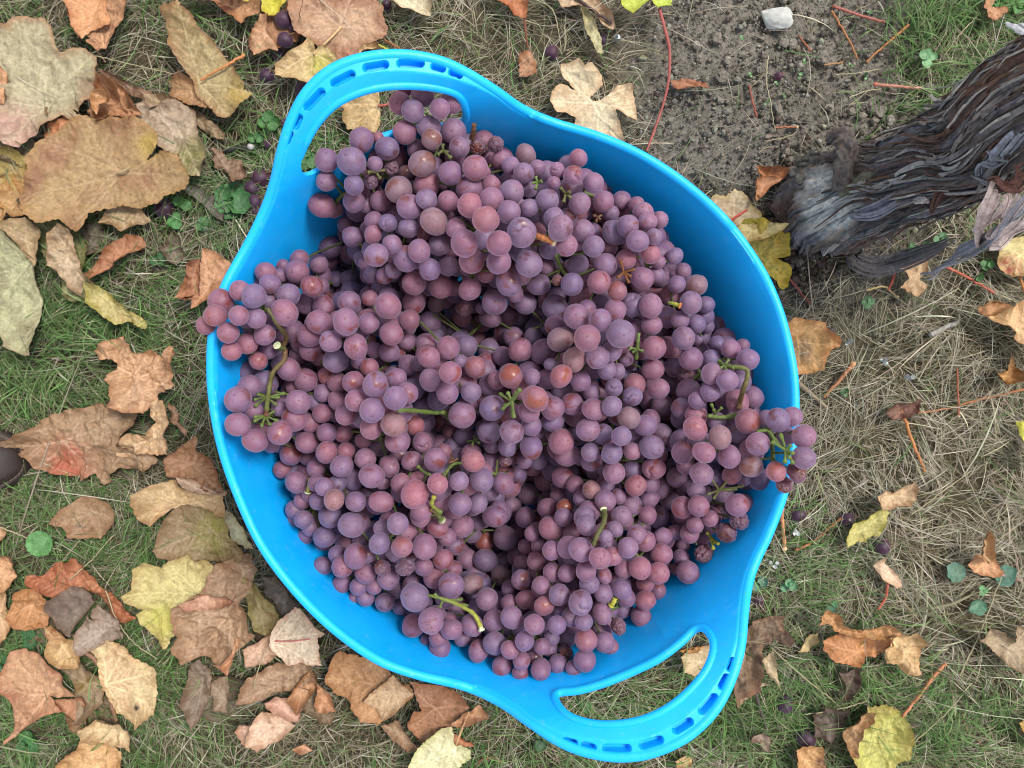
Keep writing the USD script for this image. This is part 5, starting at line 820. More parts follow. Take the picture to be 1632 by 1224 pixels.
L('red orange leaf fan at the lower left, behind grey scraps', 3, [(140, 330), (210, 330), (250, 280), (340, 265), (370, 240), (400, 270), (440, 340), (450, 380), (520, 400), (560, 460), (642, 512), (580, 532), (520, 522), (460, 432), (400, 392), (320, 387), (260, 432), (200, 402), (150, 370)], (190, 106, 70), 18, crumple=6, col2=(160, 80, 54))
L('orange crinkled leaf left of the red orange fan', 3, [(75, 420), (120, 395), (190, 390), (230, 440), (247, 470), (210, 492), (225, 560), (130, 582), (70, 552), (45, 512)], (192, 122, 74), 19, crumple=8)
L('grey brown domed leaf scrap on the red orange fan', 3, [(212, 492), (250, 440), (330, 385), (400, 390), (425, 460), (370, 540), (352, 602), (290, 562)], (130, 106, 98), 28, crumple=6, veins=False, col2=(112, 88, 80))
L('grey pink torn leaf scrap beside the grey brown domed one', 3, [(375, 600), (415, 505), (450, 540), (440, 500), (490, 442), (530, 492), (560, 540), (572, 622), (480, 642), (410, 682), (370, 650)], (156, 126, 116), 25, crumple=7)
L('light orange leaf under the grey scraps, lower left', 3, [(208, 570), (260, 560), (310, 620), (370, 622), (400, 662), (380, 752), (300, 742), (240, 702)], (206, 158, 108), 18, blot=(3, 260, 600, 40, (160, 100, 60)))
L('dull brown leaf under the long brown stalk, lower left', 3, [(230, 700), (330, 700), (430, 760), (480, 802), (492, 902), (450, 952), (400, 975), (380, 900), (340, 822)], (156, 122, 98), 12, blot=(3, 395, 840, 40, (150, 120, 60)))
L('broad smooth brown leaf with a pointed tip, bottom left', 3, [(25, 790), (60, 690), (120, 675), (200, 690), (270, 740), (320, 790), (362, 880), (260, 888), (232, 880), (300, 942), (220, 962), (130, 1022), (60, 1080), (8, 1117), (60, 1050), (80, 1010), (60, 930), (30, 870)], (190, 132, 98), 24, junction=(230, 882), crumple=5, curl=6, teeth=0.5, col2=(176, 112, 82), edge=(170, 104, 74))
L('small reddish leaf flap right of the broad smooth brown leaf', 3, [(265, 895), (400, 878), (412, 920), (375, 1000), (300, 952)], (186, 118, 86), 18)
L('pale tan toothed leaf right of the long brown stalk, bottom left', 3, [(445, 680), (500, 630), (600, 655), (605, 700), (660, 740), (737, 772), (730, 860), (727, 952), (650, 1006), (580, 982), (520, 920), (488, 820)], (218, 184, 136), 24, junction=(500, 830), crumple=4, curl=6, teeth=1.6, col2=(204, 160, 120), edge=(196, 154, 100), blot=(3, 645, 935, 12, (70, 50, 40)))
L('light tan leaf curled over at the bottom edge, left', 3, [(385, 1042), (480, 988), (580, 1010), (602, 1062), (615, 1135), (540, 1122), (480, 1102)], (212, 174, 132), 24, curl=8, more=[dict(poly=[(260, 1260), (280, 1205), (330, 1150), (390, 1112), (400, 1068), (480, 1100), (555, 1155), (560, 1260)], col=(206, 148, 98), h=16, crumple=5)])
L('orange leaf at the left edge near the bottom', 3, [(-60, 240), (0, 250), (60, 225), (92, 232), (85, 330), (52, 382), (30, 400), (-60, 420)], (206, 142, 100), 20, curl=8)
L('tan curled leaf at the left edge below the orange one', 3, [(-60, 360), (10, 350), (40, 420), (42, 500), (55, 570), (22, 642), (-60, 650)], (204, 152, 110), 15, curl=7)
L('grey brown leaf pair standing in straw, lower left centre', 3, [(890, 740), (950, 700), (990, 762), (972, 860), (960, 950), (930, 992), (870, 920), (865, 840)], (140, 110, 96), 18, crumple=8, more=[dict(poly=[(978, 830), (1050, 788), (1077, 870), (1060, 962), (1000, 942)], col=(154, 120, 102), h=15)])
L('small pink toothed leaf above the folded pale pink pair', 3, [(1243, 912), (1290, 880), (1350, 890), (1402, 940), (1390, 992), (1350, 990), (1280, 962)], (208, 150, 132), 20, teeth=1.8)
L('folded pale pink leaf pair in straw at the bottom', 3, [(1165, 1105), (1172, 1020), (1222, 958), (1300, 970), (1372, 1022), (1290, 1092), (1210, 1122)], (218, 170, 146), 20, teeth=1.5, more=[dict(poly=[(1100, 1052), (1140, 988), (1172, 1022), (1205, 1090), (1190, 1112), (1150, 1110)], col=(216, 164, 144), h=18)])
L('tiny orange leaf scrap on straw at the bottom', 3, [(1370, 1122), (1420, 1103), (1457, 1147), (1400, 1142)], (208, 146, 114), 14)
L('small orange leaf curl at the upper left edge', 1, [(-40, 305), (20, 318), (48, 370), (10, 400), (36, 440), (22, 482), (-40, 490)], (204, 138, 98), 24, curl=8)
L('tiny tan leaf at the left edge above the round green leaf', 3, [(-40, 105), (0, 112), (37, 142), (0, 177), (-40, 180)], (196, 144, 106), 12)
L('rusty crumbled leaf on bare soil at the top', 7, [(-15, 385), (60, 358), (120, 380), (158, 400), (160, 418), (80, 415), (20, 430)], (158, 84, 54), 9, crumple=9, curl=8)
L('orange leaf with dark holes at the top right corner', 7, [(1430, -40), (1450, 5), (1440, 100), (1480, 105), (1535, 65), (1540, 40), (1490, 25), (1530, -40)], (188, 122, 84), 16, curl=7)
L('dark red crumpled leaf scrap at the end of an orange stalk, right', 8, [(980, 745), (1020, 705), (1060, 715), (1125, 690), (1118, 740), (1070, 770), (1010, 782)], (128, 74, 66), 10, crumple=8)
# ------------------------------------------------------------------ the vine's trunk
rng = np.random.default_rng(5)
tk = thing('grape_vine', (*w(1290, 335, 0.0)[:2], 0.0)); tag(tk, 'old leaning grape vine trunk with dark shaggy peeling bark and a knotted grey foot', 'vine'); TO = np.array([*w(1290, 335, 0.0)[:2], 0.0])
AX = [(1288, 350, -.045, .026), (1302, 345, -.012, .043), (1330, 330, .022, .051), (1378, 310, .055, .044), (1440, 288, .092, .0375), (1530, 246, .150, .0385), (1625, 190, .215, .0435), (1740, 130, .275, .048), (1900, 50, .35, .048)]
axp = np.array([w(a, b, c) for a, b, c, _ in AX]); axp = np.vstack([axp, axp[-1] + [0.13, 0.06, 0.16], axp[-1] + [0.22, 0.10, 0.40], axp[-1] + [0.26, 0.11, 0.70]])
axr = np.r_[[q[3] for q in AX], .058, .053, .048]
NA, NL = 260, 330
c = spline(axp, NL); rr = np.interp(np.linspace(0, 1, NL), np.linspace(0, 1, len(axr)), axr)
tg = np.gradient(c, axis=0); tg /= np.linalg.norm(tg, axis=1, keepdims=True); sx = np.cross(tg, [0, 0, 1.0]); sx /= np.linalg.norm(sx, axis=1, keepdims=True); sy = np.cross(sx, tg)
arc = np.r_[0, np.cumsum(np.linalg.norm(np.diff(c, axis=0), axis=1))]
def trunk_disp(th, s):
    """Fibrous ridges that run along the stem with a slow twist, knots near the foot."""
    tw = th + 1.2 * s
    k = np.stack([np.cos(tw) * 3.2, np.sin(tw) * 3.2, s * 4], -1); k2 = np.stack([np.cos(tw) * 10, np.sin(tw) * 10, s * 4.5], -1); k3 = np.stack([np.cos(tw) * 26, np.sin(tw) * 30, s * 9], -1)
    rid = 1 - 2 * np.abs(meshkit.fbm(k2, 2, 61) - 0.5); rid3 = 1 - 2 * np.abs(meshkit.fbm(k3, 2, 62) - 0.5)
    foot = np.clip(1 - s / 0.17, 0, 1); kn = np.stack([np.cos(th) * 2.4, np.sin(th) * 2.4, s * 38], -1); kn2 = kn * 2.7 + 9
    return (1 - 0.55 * foot) * ((rid - 0.72) * 0.013 + (rid3 - 0.72) * 0.009) + (meshkit.fbm(k, 2, 60) - 0.5) * 0.013 + foot * ((meshkit.fbm(kn, 3, 63) - 0.5) * 0.042 + (meshkit.fbm(kn2, 3, 64) - 0.5) * 0.018), rid * 0.6 + rid3 * 0.4
TH, AS = np.meshgrid(np.arange(NA) / NA * 2 * np.pi, arc); dsp, rid = trunk_disp(TH, AS)
R_ = rr[:, None] + dsp
tv = c[:, None] + R_[..., None] * (np.cos(TH)[..., None] * sx[:, None] + np.sin(TH)[..., None] * sy[:, None]); tv = tv.reshape(-1, 3)
i0 = np.arange(NL - 1)[:, None] * NA + np.arange(NA); i1 = np.arange(NL - 1)[:, None] * NA + (np.arange(NA) + 1) % NA
tf = np.vstack([np.stack([i0, i1, i1 + NA], -1).reshape(-1, 3), np.stack([i0, i1 + NA, i0 + NA], -1).reshape(-1, 3)])
nn = normals_of(tv, tf)
if (nn * (tv - np.repeat(c, NA, 0))).sum() < 0: tf = tf[:, ::-1]
tw = TH + 1.2 * AS
n1 = meshkit.fbm(np.stack([np.cos(tw) * 3, np.sin(tw) * 3, AS * 9], -1), 3, 70)[..., None]; n2 = meshkit.fbm(np.stack([np.cos(tw) * 9, np.sin(tw) * 11, AS * 6], -1), 3, 71)[..., None]
bc_ = lin(106, 98, 94) * (1 - n2) * 1.5 + lin(78, 66, 60) * n2
red = np.clip((n1 - 0.52) * 6, 0, 1); bc_ = bc_ * (1 - red * 0.75) + lin(100, 70, 60) * red * 0.75
gry = np.clip((n2 - 0.56) * 7, 0, 1); bc_ = bc_ * (1 - gry * 0.7) + lin(152, 152, 160) * gry * 0.7
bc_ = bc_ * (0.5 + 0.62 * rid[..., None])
kp = tv[np.argmin(np.hypot(*(pix(tv) - (1314, 322)).T) - 400 * tv[:, 2])]; dk = np.linalg.norm(tv - kp, axis=1).reshape(NL, NA)                    # the pale lichen-grey knot on the foot
kn = np.clip(2.0 - dk / 0.021 + 1.6 * (meshkit.fbm(tv.reshape(NL, NA, 3) * 70, 3, 72) - 0.5), 0, 1)[..., None]; bc_ = bc_ * (1 - kn * 0.9) + lin(236, 230, 218) * kn * 0.9
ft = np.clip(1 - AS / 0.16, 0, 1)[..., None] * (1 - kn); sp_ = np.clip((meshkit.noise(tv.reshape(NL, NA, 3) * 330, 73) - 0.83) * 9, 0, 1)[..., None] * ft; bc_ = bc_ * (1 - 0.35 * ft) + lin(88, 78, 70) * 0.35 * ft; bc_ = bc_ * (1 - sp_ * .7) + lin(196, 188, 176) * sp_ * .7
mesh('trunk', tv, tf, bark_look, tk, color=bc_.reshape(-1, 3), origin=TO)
def on_trunk(s, th, lift):
    d, _ = trunk_disp(np.asarray(th), np.asarray(s)); q = np.stack([np.interp(s, arc, c[:, k]) for k in range(3)], -1); a = np.stack([np.interp(s, arc, sx[:, k]) for k in range(3)], -1); b = np.stack([np.interp(s, arc, sy[:, k]) for k in range(3)], -1)
    nr = np.cos(th)[:, None] * a + np.sin(th)[:, None] * b; rad_ = np.interp(s, arc, rr) + d
    return q + nr * (rad_ + lift)[:, None], nr
GREYS = [(124, 120, 120), (152, 147, 144), (98, 92, 90), (116, 90, 78), (84, 75, 72), (180, 174, 168), (108, 80, 66), (138, 130, 124)]
for k in range(280):                            # strips of bark that lie along the stem and lift at their ends
    Ls = rng.uniform(0.05, 0.20); s0 = rng.uniform(0.12, 0.62) - Ls * 0.3; th0 = rng.uniform(-0.5, 3.7); m = 18; u = np.linspace(0, 1, m)
    s = s0 + u * Ls; th_ = th0 - 1.1 * (s - s0) + rng.uniform(-.5, .5) * (u - .5) * Ls * 4 + 0.05 * np.sin(u * 7 + k)
    lift = 0.0015 + rng.uniform(0.002, 0.012) * (np.clip((0.3 - u) / 0.3, 0, 1) ** 2 * rng.uniform(0, 1.4) + np.clip((u - .75) / .25, 0, 1) ** 2 * rng.uniform(0, .6)) + 0.0012 * np.sin(u * 9 + k)
    p, nr = on_trunk(s, th_, lift); wd = rng.lognormal(math.log(0.0011), 0.5) * np.clip(np.sin(np.pi * (u * .9 + .06)) ** 0.6, .06, 1) * (0.75 + 0.5 * meshkit.noise(np.stack([u * 9, u * 0 + k, u * 0], -1), k))
    v, f = ribbon(p, wd, nr, 0.0009); g = GREYS[int(rng.integers(len(GREYS)))]
    mesh('bark_strip', v, f, bark_look, tk, color=lin(*g) * (0.6 + 0.7 * meshkit.fbm(v * np.array([160, 160, 160]), 3, k)[:, None]), origin=TO, smooth=False)
def strip(pts, half, col, label, fray=True, col2=None):
    """A long loose strip of bark: (px, py, height) points along it."""
    P = np.array([w(a, b, h_) for a, b, h_ in pts]); q = spline(P, 34); u = np.linspace(0, 1, 34); n_sub = 6 if fray else 1
    out = []; t = np.gradient(q, axis=0); t /= np.linalg.norm(t, axis=1, keepdims=True); s = np.cross(t, [0, 0, 1.0]); s /= np.linalg.norm(s, axis=1, keepdims=True)
    hw = np.interp(u, np.linspace(0, 1, len(half)), half)
    for j in range(n_sub):
        off = (j - (n_sub - 1) / 2) * 2 / n_sub; e = 34 - int(rng.integers(0, 8)); b0 = int(rng.integers(0, 5))
        p = q + s * (hw * off)[:, None] + np.array([0, 0, 1.0]) * (0.0016 * (j % 3) + 0.004 * u * rng.uniform(-.6, 1.0))[:, None]; nrm = np.array([0, 0, 1.0]) + s * (0.35 * off)
        out.append(ribbon(p[b0:e], (hw / n_sub * 0.98 * (0.55 + 0.75 * meshkit.noise(np.stack([u * 8, u * 0 + j * 3.3, u * 0], -1), j)))[b0:e], nrm[b0:e], 0.0011))
    v, f = cat(out); m = meshkit.fbm(v * 130, 3, 4)[:, None]; C = np.minimum(lin(*col) * (0.95 + 0.85 * m), .85)
    pr = mesh('bark_strip', v, f, bark_look, tk, color=C, origin=TO, smooth=False); tag(pr, label)
def z7(x, y): return tuple(zp(7, (x, y))[0])
def tr(pts): return [(*z7(a, b), h_) for a, b, h_ in pts]
strip(tr([(1530, 870, .245), (1520, 940, .250), (1475, 1020, .24), (1420, 1090, .21), (1392, 1110, .17)]), [.011, .014, .0135, .011, .003], (206, 186, 182), 'pale pink peeled strip of bark')
strip(tr([(1660, 900, .27), (1640, 980, .272), (1590, 1050, .26), (1500, 1110, .235), (1440, 1120, .22)]), [.010, .015, .015, .011, .005], (196, 178, 174), 'pale broad strip of bark curling down at the right edge')
strip(tr([(1690, 860, .28), (1640, 930, .285), (1560, 1030, .27), (1480, 1100, .235), (1400, 1150, .19), (1320, 1190, .14), (1240, 1245, .10), (1180, 1280, .075), (1135, 1300, .065)]), [.003, .005, .0065, .0075, .008, .0085, .008, .006, .003], (140, 138, 146), 'long grey bark strip hanging down past the trunk')
strip(tr([(1200, 745, .145), (1290, 765, .165), (1380, 800, .185), (1440, 845, .205), (1500, 885, .235)]), [.002, .006, .007, .006, .003], (142, 142, 146), 'grey bark strip lifting across the trunk')
strip(tr([(1250, 760, .165), (1330, 745, .18), (1390, 765, .19), (1410, 800, .185)]), [.001, .004, .004, .001], (168, 166, 166), 'short pale curled bark strip')
strip(tr([(1430, 820, .205), (1440, 770, .215), (1480, 740, .228), (1540, 710, .245), (1600, 640, .26), (1680, 580, .28)]), [.004, .007, .009, .010, .010, .009], (138, 142, 152), 'blue grey plate of bark on top of the trunk')
strip(tr([(1060, 850, .115), (1050, 910, .118), (1000, 950, .115), (930, 985, .105), (860, 998, .095), (812, 988, .085)]), [.002, .006, .008, .008, .006, .002], (126, 124, 134), 'grey bark strip curving round the trunk')
strip(tr([(1090, 830, .13), (1050, 840, .128), (960, 865, .115), (900, 880, .10)]), [.002, .003, .003, .001], (150, 146, 142), 'thin pale bark fibre')
strip(tr([(1010, 1010, .095), (930, 1060, .08), (850, 1085, .06), (760, 1090, .045), (690, 1110, .035)]), [.004, .007, .007, .006, .002], (118, 112, 110), 'dull grey bark strip at the foot of the trunk')
strip(tr([(860, 1100, .05), (780, 1110, .045), (720, 1150, .038), (680, 1200, .03)]), [.002, .005, .006, .001], (160, 154, 150), 'pale bark strip peeling outwards at the foot')
strip(tr([(1300, 1110, .10), (1180, 1170, .06), (1060, 1215, .035), (940, 1240, .022), (860, 1215, .022), (830, 1180, .022)]), [.004, .009, .011, .011, .010, .004], (92, 88, 90), 'dark bark strip lying on the soil below the trunk')
strip(tr([(1110, 935, .135), (1150, 930, .145), (1180, 945, .15)]), [.003, .006, .002], (176, 168, 164), 'small pale bark flake')
strip(tr([(1470, 860, .22), (1540, 850, .245), (1640, 815, .27)]), [.006, .011, .013], (118, 82, 74), 'red brown bark plate on the trunk')
strip(tr([(1300, 880, .165), (1240, 900, .16), (1210, 960, .15), (1195, 1010, .14)]), [.003, .005, .004, .001], (88, 62, 56), 'dark red brown hollow flake of bark')
strip(tr([(1440, 545, .175), (1500, 525, .19), (1560, 500, .20)]), [.001, .003, .001], (160, 166, 166), 'thin grey bark splinter on the upper side')
strip(tr([(960, 640, .06), (1040, 640, .075), (1120, 650, .085), (1190, 640, .09)]), [.003, .006, .006, .002], (126, 118, 108), 'grey bark strip on the upper side of the foot')
strip(tr([(1560, 130, .30), (1600, 118, .31), (1650, 150, .32), (1700, 170, .33)]), [.005, .009, .010, .009], (178, 180, 186), 'pale grey bark flake at the right edge')
v, f = tube(spline(np.array([w(*z7(720, 650), .062), w(*z7(790, 640), .078), w(*z7(815, 700), .088), w(*z7(795, 790), .093), w(*z7(775, 890), .086)]), 40), np.interp(np.linspace(0, 1, 40), [0, .25, .7, 1], [.0065, .0085, .008, .007]), 40, 0.30, 7); m = meshkit.fbm(v * 120, 4, 3)[:, None]
v = v + normals_of(v, f) * ((meshkit.fbm(v * 150, 4, 12) - .5) * .014)[:, None]
tag(mesh('dead_spur', v, f, bark_look, tk, color=(lin(122, 98, 90) * m + lin(124, 122, 118) * (1 - m)) * (.35 + .9 * meshkit.fbm(v * 260, 3, 5)[:, None]), origin=TO), 'reddish grey dead spur bent over the knot')
v, f = tube(spline(np.array([w(*z7(770, 885), .082), w(*z7(860, 850), .092), w(*z7(960, 780), .105), w(*z7(1080, 700), .118), w(*z7(1180, 640), .125)]), 50), np.linspace(.0085, .004, 50), 30, 0.22, 9); m = meshkit.fbm(v * 120, 4, 3)[:, None]
tag(mesh('side_shoot', v, f, bark_look, tk, color=lin(128, 124, 104) * (.6 + .7 * m), origin=TO), 'olive grey woody shoot lying along the trunk')
lumps = []
for k in range(46):
    a, b = rng.normal((590, 730), (60, 60)); rk = rng.uniform(.0012, .0036); s = trimesh.creation.icosphere(2); q = np.array(s.vertices) * (1 + .5 * (meshkit.fbm(np.array(s.vertices) * 2 + k, 2, k) - .5))[:, None] * rng.uniform(.6, 1.5, 3); xy = z7(a, b)
    cand = w(*xy, .08); dd = tv - cand; near_ = np.argmin(np.hypot(*(pix(tv) - np.array(xy)).T) - 300 * tv[:, 2]); lumps.append((tv[near_] + q * rk * [1.2, 1.2, .8], np.array(s.faces)))
v, f = cat(lumps); m = meshkit.fbm(v * 90, 4, 31)[:, None]
tag(mesh('foot_knots', v, f, bark_look, tk, color=lin(116, 116, 108) * m + lin(92, 84, 80) * (1 - m), origin=TO), kind='stuff')

n = 2600; q = np.stack([rng.normal(1272, 34, n), rng.normal(365, 52, n)], 1); hp = 0.022 * bump2(q[:, 0], q[:, 1], 1285, 362, 36, 56)
rad = np.minimum(rng.lognormal(math.log(0.0016), 0.5, n), 0.0055); cpt = w(q[:, 0], q[:, 1], 0.0); cpt[:, 2] = ground_z(cpt[:, 0], cpt[:, 1]) + hp * rng.uniform(.5, 1.0, n) + rad * .2
vv = cpt[:, None] + iv[None] * rad[:, None, None] * rng.uniform(0.55, 1.3, (n, 12, 1)) * rng.uniform(0.7, 1.3, (n, 1, 3)); ff = (jf[None] + (np.arange(n) * 12)[:, None, None]).reshape(-1, 3)
tag(mesh('soil_heap', vv.reshape(-1, 3), ff, soil_look, color=np.repeat(pick([lin(92, 84, 76), lin(74, 66, 60), lin(112, 106, 98), lin(84, 72, 64)], n, .2), 12, 0)), 'dark crumbly soil heaped against the foot of the vine', 'soil', kind='stuff')

# ------------------------------------------------------------------ the boot toe at the left edge
bo = np.array([*w(-6, 731, 0.0)[:2], 0.0]); boot = thing('boot', bo); tag(boot, 'worn dark brown leather boot toe reaching in at the left edge', 'boot')
def boot_outline(t): return 0.049 * np.clip(np.sin(np.pi * np.clip(t, 0, 1)), 0, 1) ** 0.42 * (1 - 0.16 * np.exp(-((t - .55) / .12) ** 2))
xs = np.linspace(0.0, 1.0, 60) ; xs = 0.5 - 0.5 * np.cos(np.pi * xs); LB = 0.29; tip = 0.044
def loft(widths, zlo, zhi, k=40, p=2.4):
    v = []; th = np.linspace(0, 2 * np.pi, k, endpoint=False)
    for t, wd, a, b in zip(xs, widths, zlo, zhi):
        ct, st = np.cos(th), np.sin(th); y = wd * np.sign(ct) * np.abs(ct) ** (2 / p); z = (a + b) / 2 + (b - a) / 2 * np.sign(st) * np.abs(st) ** (2 / p); v.append(np.stack([np.full(k, tip - t * LB), y, z], 1))
    v = np.vstack(v); f = []; n = len(xs)
    for i in range(n - 1):
        for q in range(k): q2 = (q + 1) % k; f += [[i * k + q, i * k + q2, i * k + k + q2], [i * k + q, i * k + k + q2, i * k + k + q]]
    f += [[0, q + 1, q] for q in range(1, k - 1)] + [[(n - 1) * k, (n - 1) * k + q, (n - 1) * k + q + 1] for q in range(1, k - 1)]
    return v, np.array(f)
wd = boot_outline(xs) + 0.0005
def bput(name, v, f, col, amp=.35, smooth=True):
    nn = normals_of(v, f)
    if (nn * (v - v.mean(0))).sum() < 0: f = f[:, ::-1]
    m = meshkit.fbm(v * 60, 4, 17)[:, None]; return mesh(name, v, f, leather_look, boot, color=lin(*col) * (1 - amp + 2 * amp * m))
v, f = loft(wd, np.full(60, .004), np.full(60, .020), p=8); bput('sole', v, f, (56, 46, 44))
v, f = loft(wd * .97, np.full(60, .0195), np.full(60, .0245), p=6); bput('welt', v, f, (84, 70, 64))
top = .026 + .048 * np.clip(xs / .18, 0, 1) ** .55 + .035 * np.clip((xs - .25) / .4, 0, 1); v, f = loft(wd * .86, np.full(60, .0235), top, p=2.3); bput('upper', v, f, (60, 48, 46))
v, f = tube(np.array([[tip - .80 * LB + .02, 0, .07], [tip - .80 * LB, 0, .12], [tip - .80 * LB, 0, .20]]), [.042, .045, .050], 32); bput('shaft', v, f, (82, 62, 56))
q = np.stack([tip - xs * LB, wd * .90, np.full(60, .0255)], 1)[:44]; q = np.vstack([q[::-1], q[1:] * [1, -1, 1]]); out = []
dq = np.r_[0, np.cumsum(np.linalg.norm(np.diff(q, axis=0), axis=1))]
for s in np.arange(.01, dq[-1] - .01, .005):
    a, b = (np.array([np.interp(e, dq, q[:, k]) for k in range(3)]) for e in (s, s + .0032)); out.append(tube(np.array([a, (a + b) / 2 + [0, 0, .0006], b]), .0006, 5))
v, f = cat(out); bput('stitching', v, f, (120, 104, 92), .1)

# ------------------------------------------------------------------ stalks, twigs, straw
def G(px, py, up=0.0): p = w(px, py, 0.0); return w(px, py, float(ground_z(p[0], p[1])) + up)
def twig(label, zone, pts, up, r0, r1, col, cat_='twig', name='twig', ends=None, look_=None, knob=1.0):
    p = zp(zone, pts); u_ = np.broadcast_to(up, (len(p),)) / 1000.0; P = np.array([G(q[0], q[1], uu) for q, uu in zip(p, u_)]); o = P[0].copy(); o[2] = 0
    n = max(10, 7 * len(p)); cv = spline(P, n); cv[1:-1] += rng.normal(0, .0003, (n - 2, 3)); R = np.linspace(r0, r1, n); R[:2] *= knob
    t = thing(name, o); tag(t, label, cat_, 'stalks and twigs scattered on the ground'); v, f = tube(cv, R, 8, .14, len(label)); m = meshkit.fbm(v * 160, 3, len(label))[:, None]
    mesh('stem', v, f, look_ or twig_look, t, color=lin(*(.88 * np.array(col) + .12 * np.mean(col) - 6)) * (.7 + .6 * m), origin=o)
    if ends:
        e = np.array([0, .0, .0]); s = trimesh.creation.icosphere(2); q = np.array(s.vertices) * (1 + .3 * (meshkit.fbm(np.array(s.vertices) * 2, 2, 5) - .5))[:, None]; mesh('knobbed_end', cv[0] + q * r0 * 1.25, np.array(s.faces), look_ or twig_look, t, color=lin(*ends) * np.ones((len(q), 1)), origin=o)
ORG2, RED2, WOOD = (198, 118, 66), (186, 92, 78), (158, 146, 124)
twig('orange leaf stalk lying across the long folded olive tan leaf', 1, [(1130, 258), (1035, 312), (932, 372)], [24, 30, 32], .0016, .0012, (206, 132, 72), 'leaf stalk', 'leaf_stalk', ends=(214, 150, 92))
twig('pinkish red stalk on bare soil near the top right', 7, [(750, 30), (860, 68), (985, 105)], 8, .0016, .0013, (178, 100, 84), 'leaf stalk', 'leaf_stalk', ends=(150, 80, 60))
twig('thin orange brown stalk slanting down under the pinkish red one', 7, [(738, 50), (780, 120), (825, 200), (857, 272)], 8, .0013, .0011, (176, 112, 66), 'leaf stalk', 'leaf_stalk')
twig('orange stalk rising towards the green grass, top right', 7, [(900, 288), (990, 205), (1097, 115)], 9, .0011, .0014, (186, 120, 62), 'leaf stalk', 'leaf_stalk')
twig('short rusty stalk on the soil beneath the white stone', 7, [(588, 168), (615, 205), (640, 240)], 6, .0012, .001, (160, 92, 58), 'leaf stalk', 'leaf_stalk')
twig('short pale orange stalk lying level on the soil', 7, [(703, 302), (745, 297), (792, 291)], 6, .0011, .001, (172, 128, 84), 'leaf stalk', 'leaf_stalk')
twig('pink straight stalk level on the soil left of the small green seedling', 7, [(942, 392), (1050, 402), (1157, 410)], 9, .0018, .0014, (204, 136, 112), 'leaf stalk', 'leaf_stalk', ends=(196, 110, 88))
twig('short red brown stalk standing above a crumpled leaf bit', 7, [(355, 398), (372, 470), (390, 545)], 7, .0011, .0012, (156, 82, 62), 'leaf stalk', 'leaf_stalk')
twig('short orange stalk ending in a pale bud, left of the vine foot', 7, [(578, 590), (530, 590), (472, 593)], 6, .0012, .001, (176, 104, 70), 'leaf stalk', 'leaf_stalk', ends=(214, 196, 150))
twig('pale dry tendril curving over the soil left of the vine foot', 7, [(430, 655), (500, 645), (560, 625), (580, 605)], 6, .0008, .0006, (158, 142, 112), 'tendril', 'tendril')
twig('thin dark red stalk between the right rim and the straw', 8, [(535, 118), (580, 175), (642, 250)], 9, .0012, .001, (148, 70, 60), 'leaf stalk', 'leaf_stalk')
twig('long red orange stalk below the hanging bark strip', 8, [(1265, 70), (1380, 130), (1495, 195)], 10, .0015, .0012, (204, 100, 74), 'leaf stalk', 'leaf_stalk', ends=(206, 130, 80))
twig('forked pale tan stalk on the straw under the vine foot', 8, [(898, 182), (980, 165), (1015, 190), (1050, 215)], 10, .0012, .0009, (196, 168, 116), 'tendril', 'tendril')
twig('thick orange stalk leaning on the straw right of the rim', 8, [(838, 525), (775, 600), (702, 680)], [14, 11, 8], .0022, .0013, (204, 132, 88), 'leaf stalk', 'leaf_stalk', ends=(218, 166, 116))
twig('long thin orange stalk running to the right edge', 8, [(1140, 752), (1280, 730), (1420, 690), (1540, 665), (1680, 632)], [6, 8, 10, 9, 9], .0012, .0013, (184, 110, 66), 'leaf stalk', 'leaf_stalk')
twig('thin upright red stalk crossing the long orange one', 8, [(1330, 768), (1327, 680), (1322, 545)], [12, 10, 7], .0010, .0009, (178, 96, 66), 'leaf stalk', 'leaf_stalk', ends=(210, 190, 150))
twig('thick orange stalk fixed to the dark red leaf scrap', 8, [(1060, 735), (1085, 800), (1115, 890), (1150, 970), (1172, 1028)], 12, .0021, .0012, (206, 130, 72), 'leaf stalk', 'leaf_stalk', ends=(170, 100, 70))
twig('split grey piece of dead wood beside the right rim', 8, [(568, 600), (640, 660), (712, 725)], 7, .0030, .0018, (160, 140, 112), 'dead wood', 'dead_wood')
twig('short pale grey piece of dead wood on the straw, right', 8, [(1195, 392), (1255, 360), (1322, 330)], 9, .0030, .0022, (172, 166, 156), 'dead wood', 'dead_wood')
twig('orange stalk standing at the lower right rim of the tub', 9, [(520, 205), (512, 110), (508, 20), (512, -40)], [8, 10, 14, 16], .0021, .0017, (208, 140, 92), 'leaf stalk', 'leaf_stalk', ends=(226, 190, 140))
twig('thin orange stalk pointing at a grape right of the tub', 9, [(568, 215), (640, 180), (720, 115), (782, 64)], 10, .0014, .0012, (192, 114, 70), 'leaf stalk', 'leaf_stalk')
twig('thick orange pink stalk leading to the large yellow olive leaf', 9, [(1068, 985), (1150, 880), (1215, 795), (1270, 740)], [18, 14, 12, 12], .0016, .0019, (204, 130, 86), 'leaf stalk', 'leaf_stalk')
twig('thin reddish tendril on the grass at the lower right', 9, [(1345, 970), (1365, 1040), (1420, 1100), (1460, 1165)], 8, .0009, .0008, (160, 110, 74), 'tendril', 'tendril')
twig('yellow green stalk above the upper handle', 4, [(138, 138), (220, 175), (300, 210), (372, 245)], 22, .0016, .0012, (196, 184, 66), 'leaf stalk', 'leaf_stalk')
twig('brown stalk behind the upper handle beside the yellow green one', 4, [(312, 175), (380, 215), (445, 248)], 15, .0014, .0012, (162, 104, 62), 'leaf stalk', 'leaf_stalk')
twig('dark brown twig across the curled leaf at the top edge', 4, [(1200, -30), (1290, 45), (1385, 108)], [24, 26, 24], .0020, .0014, (80, 58, 56))
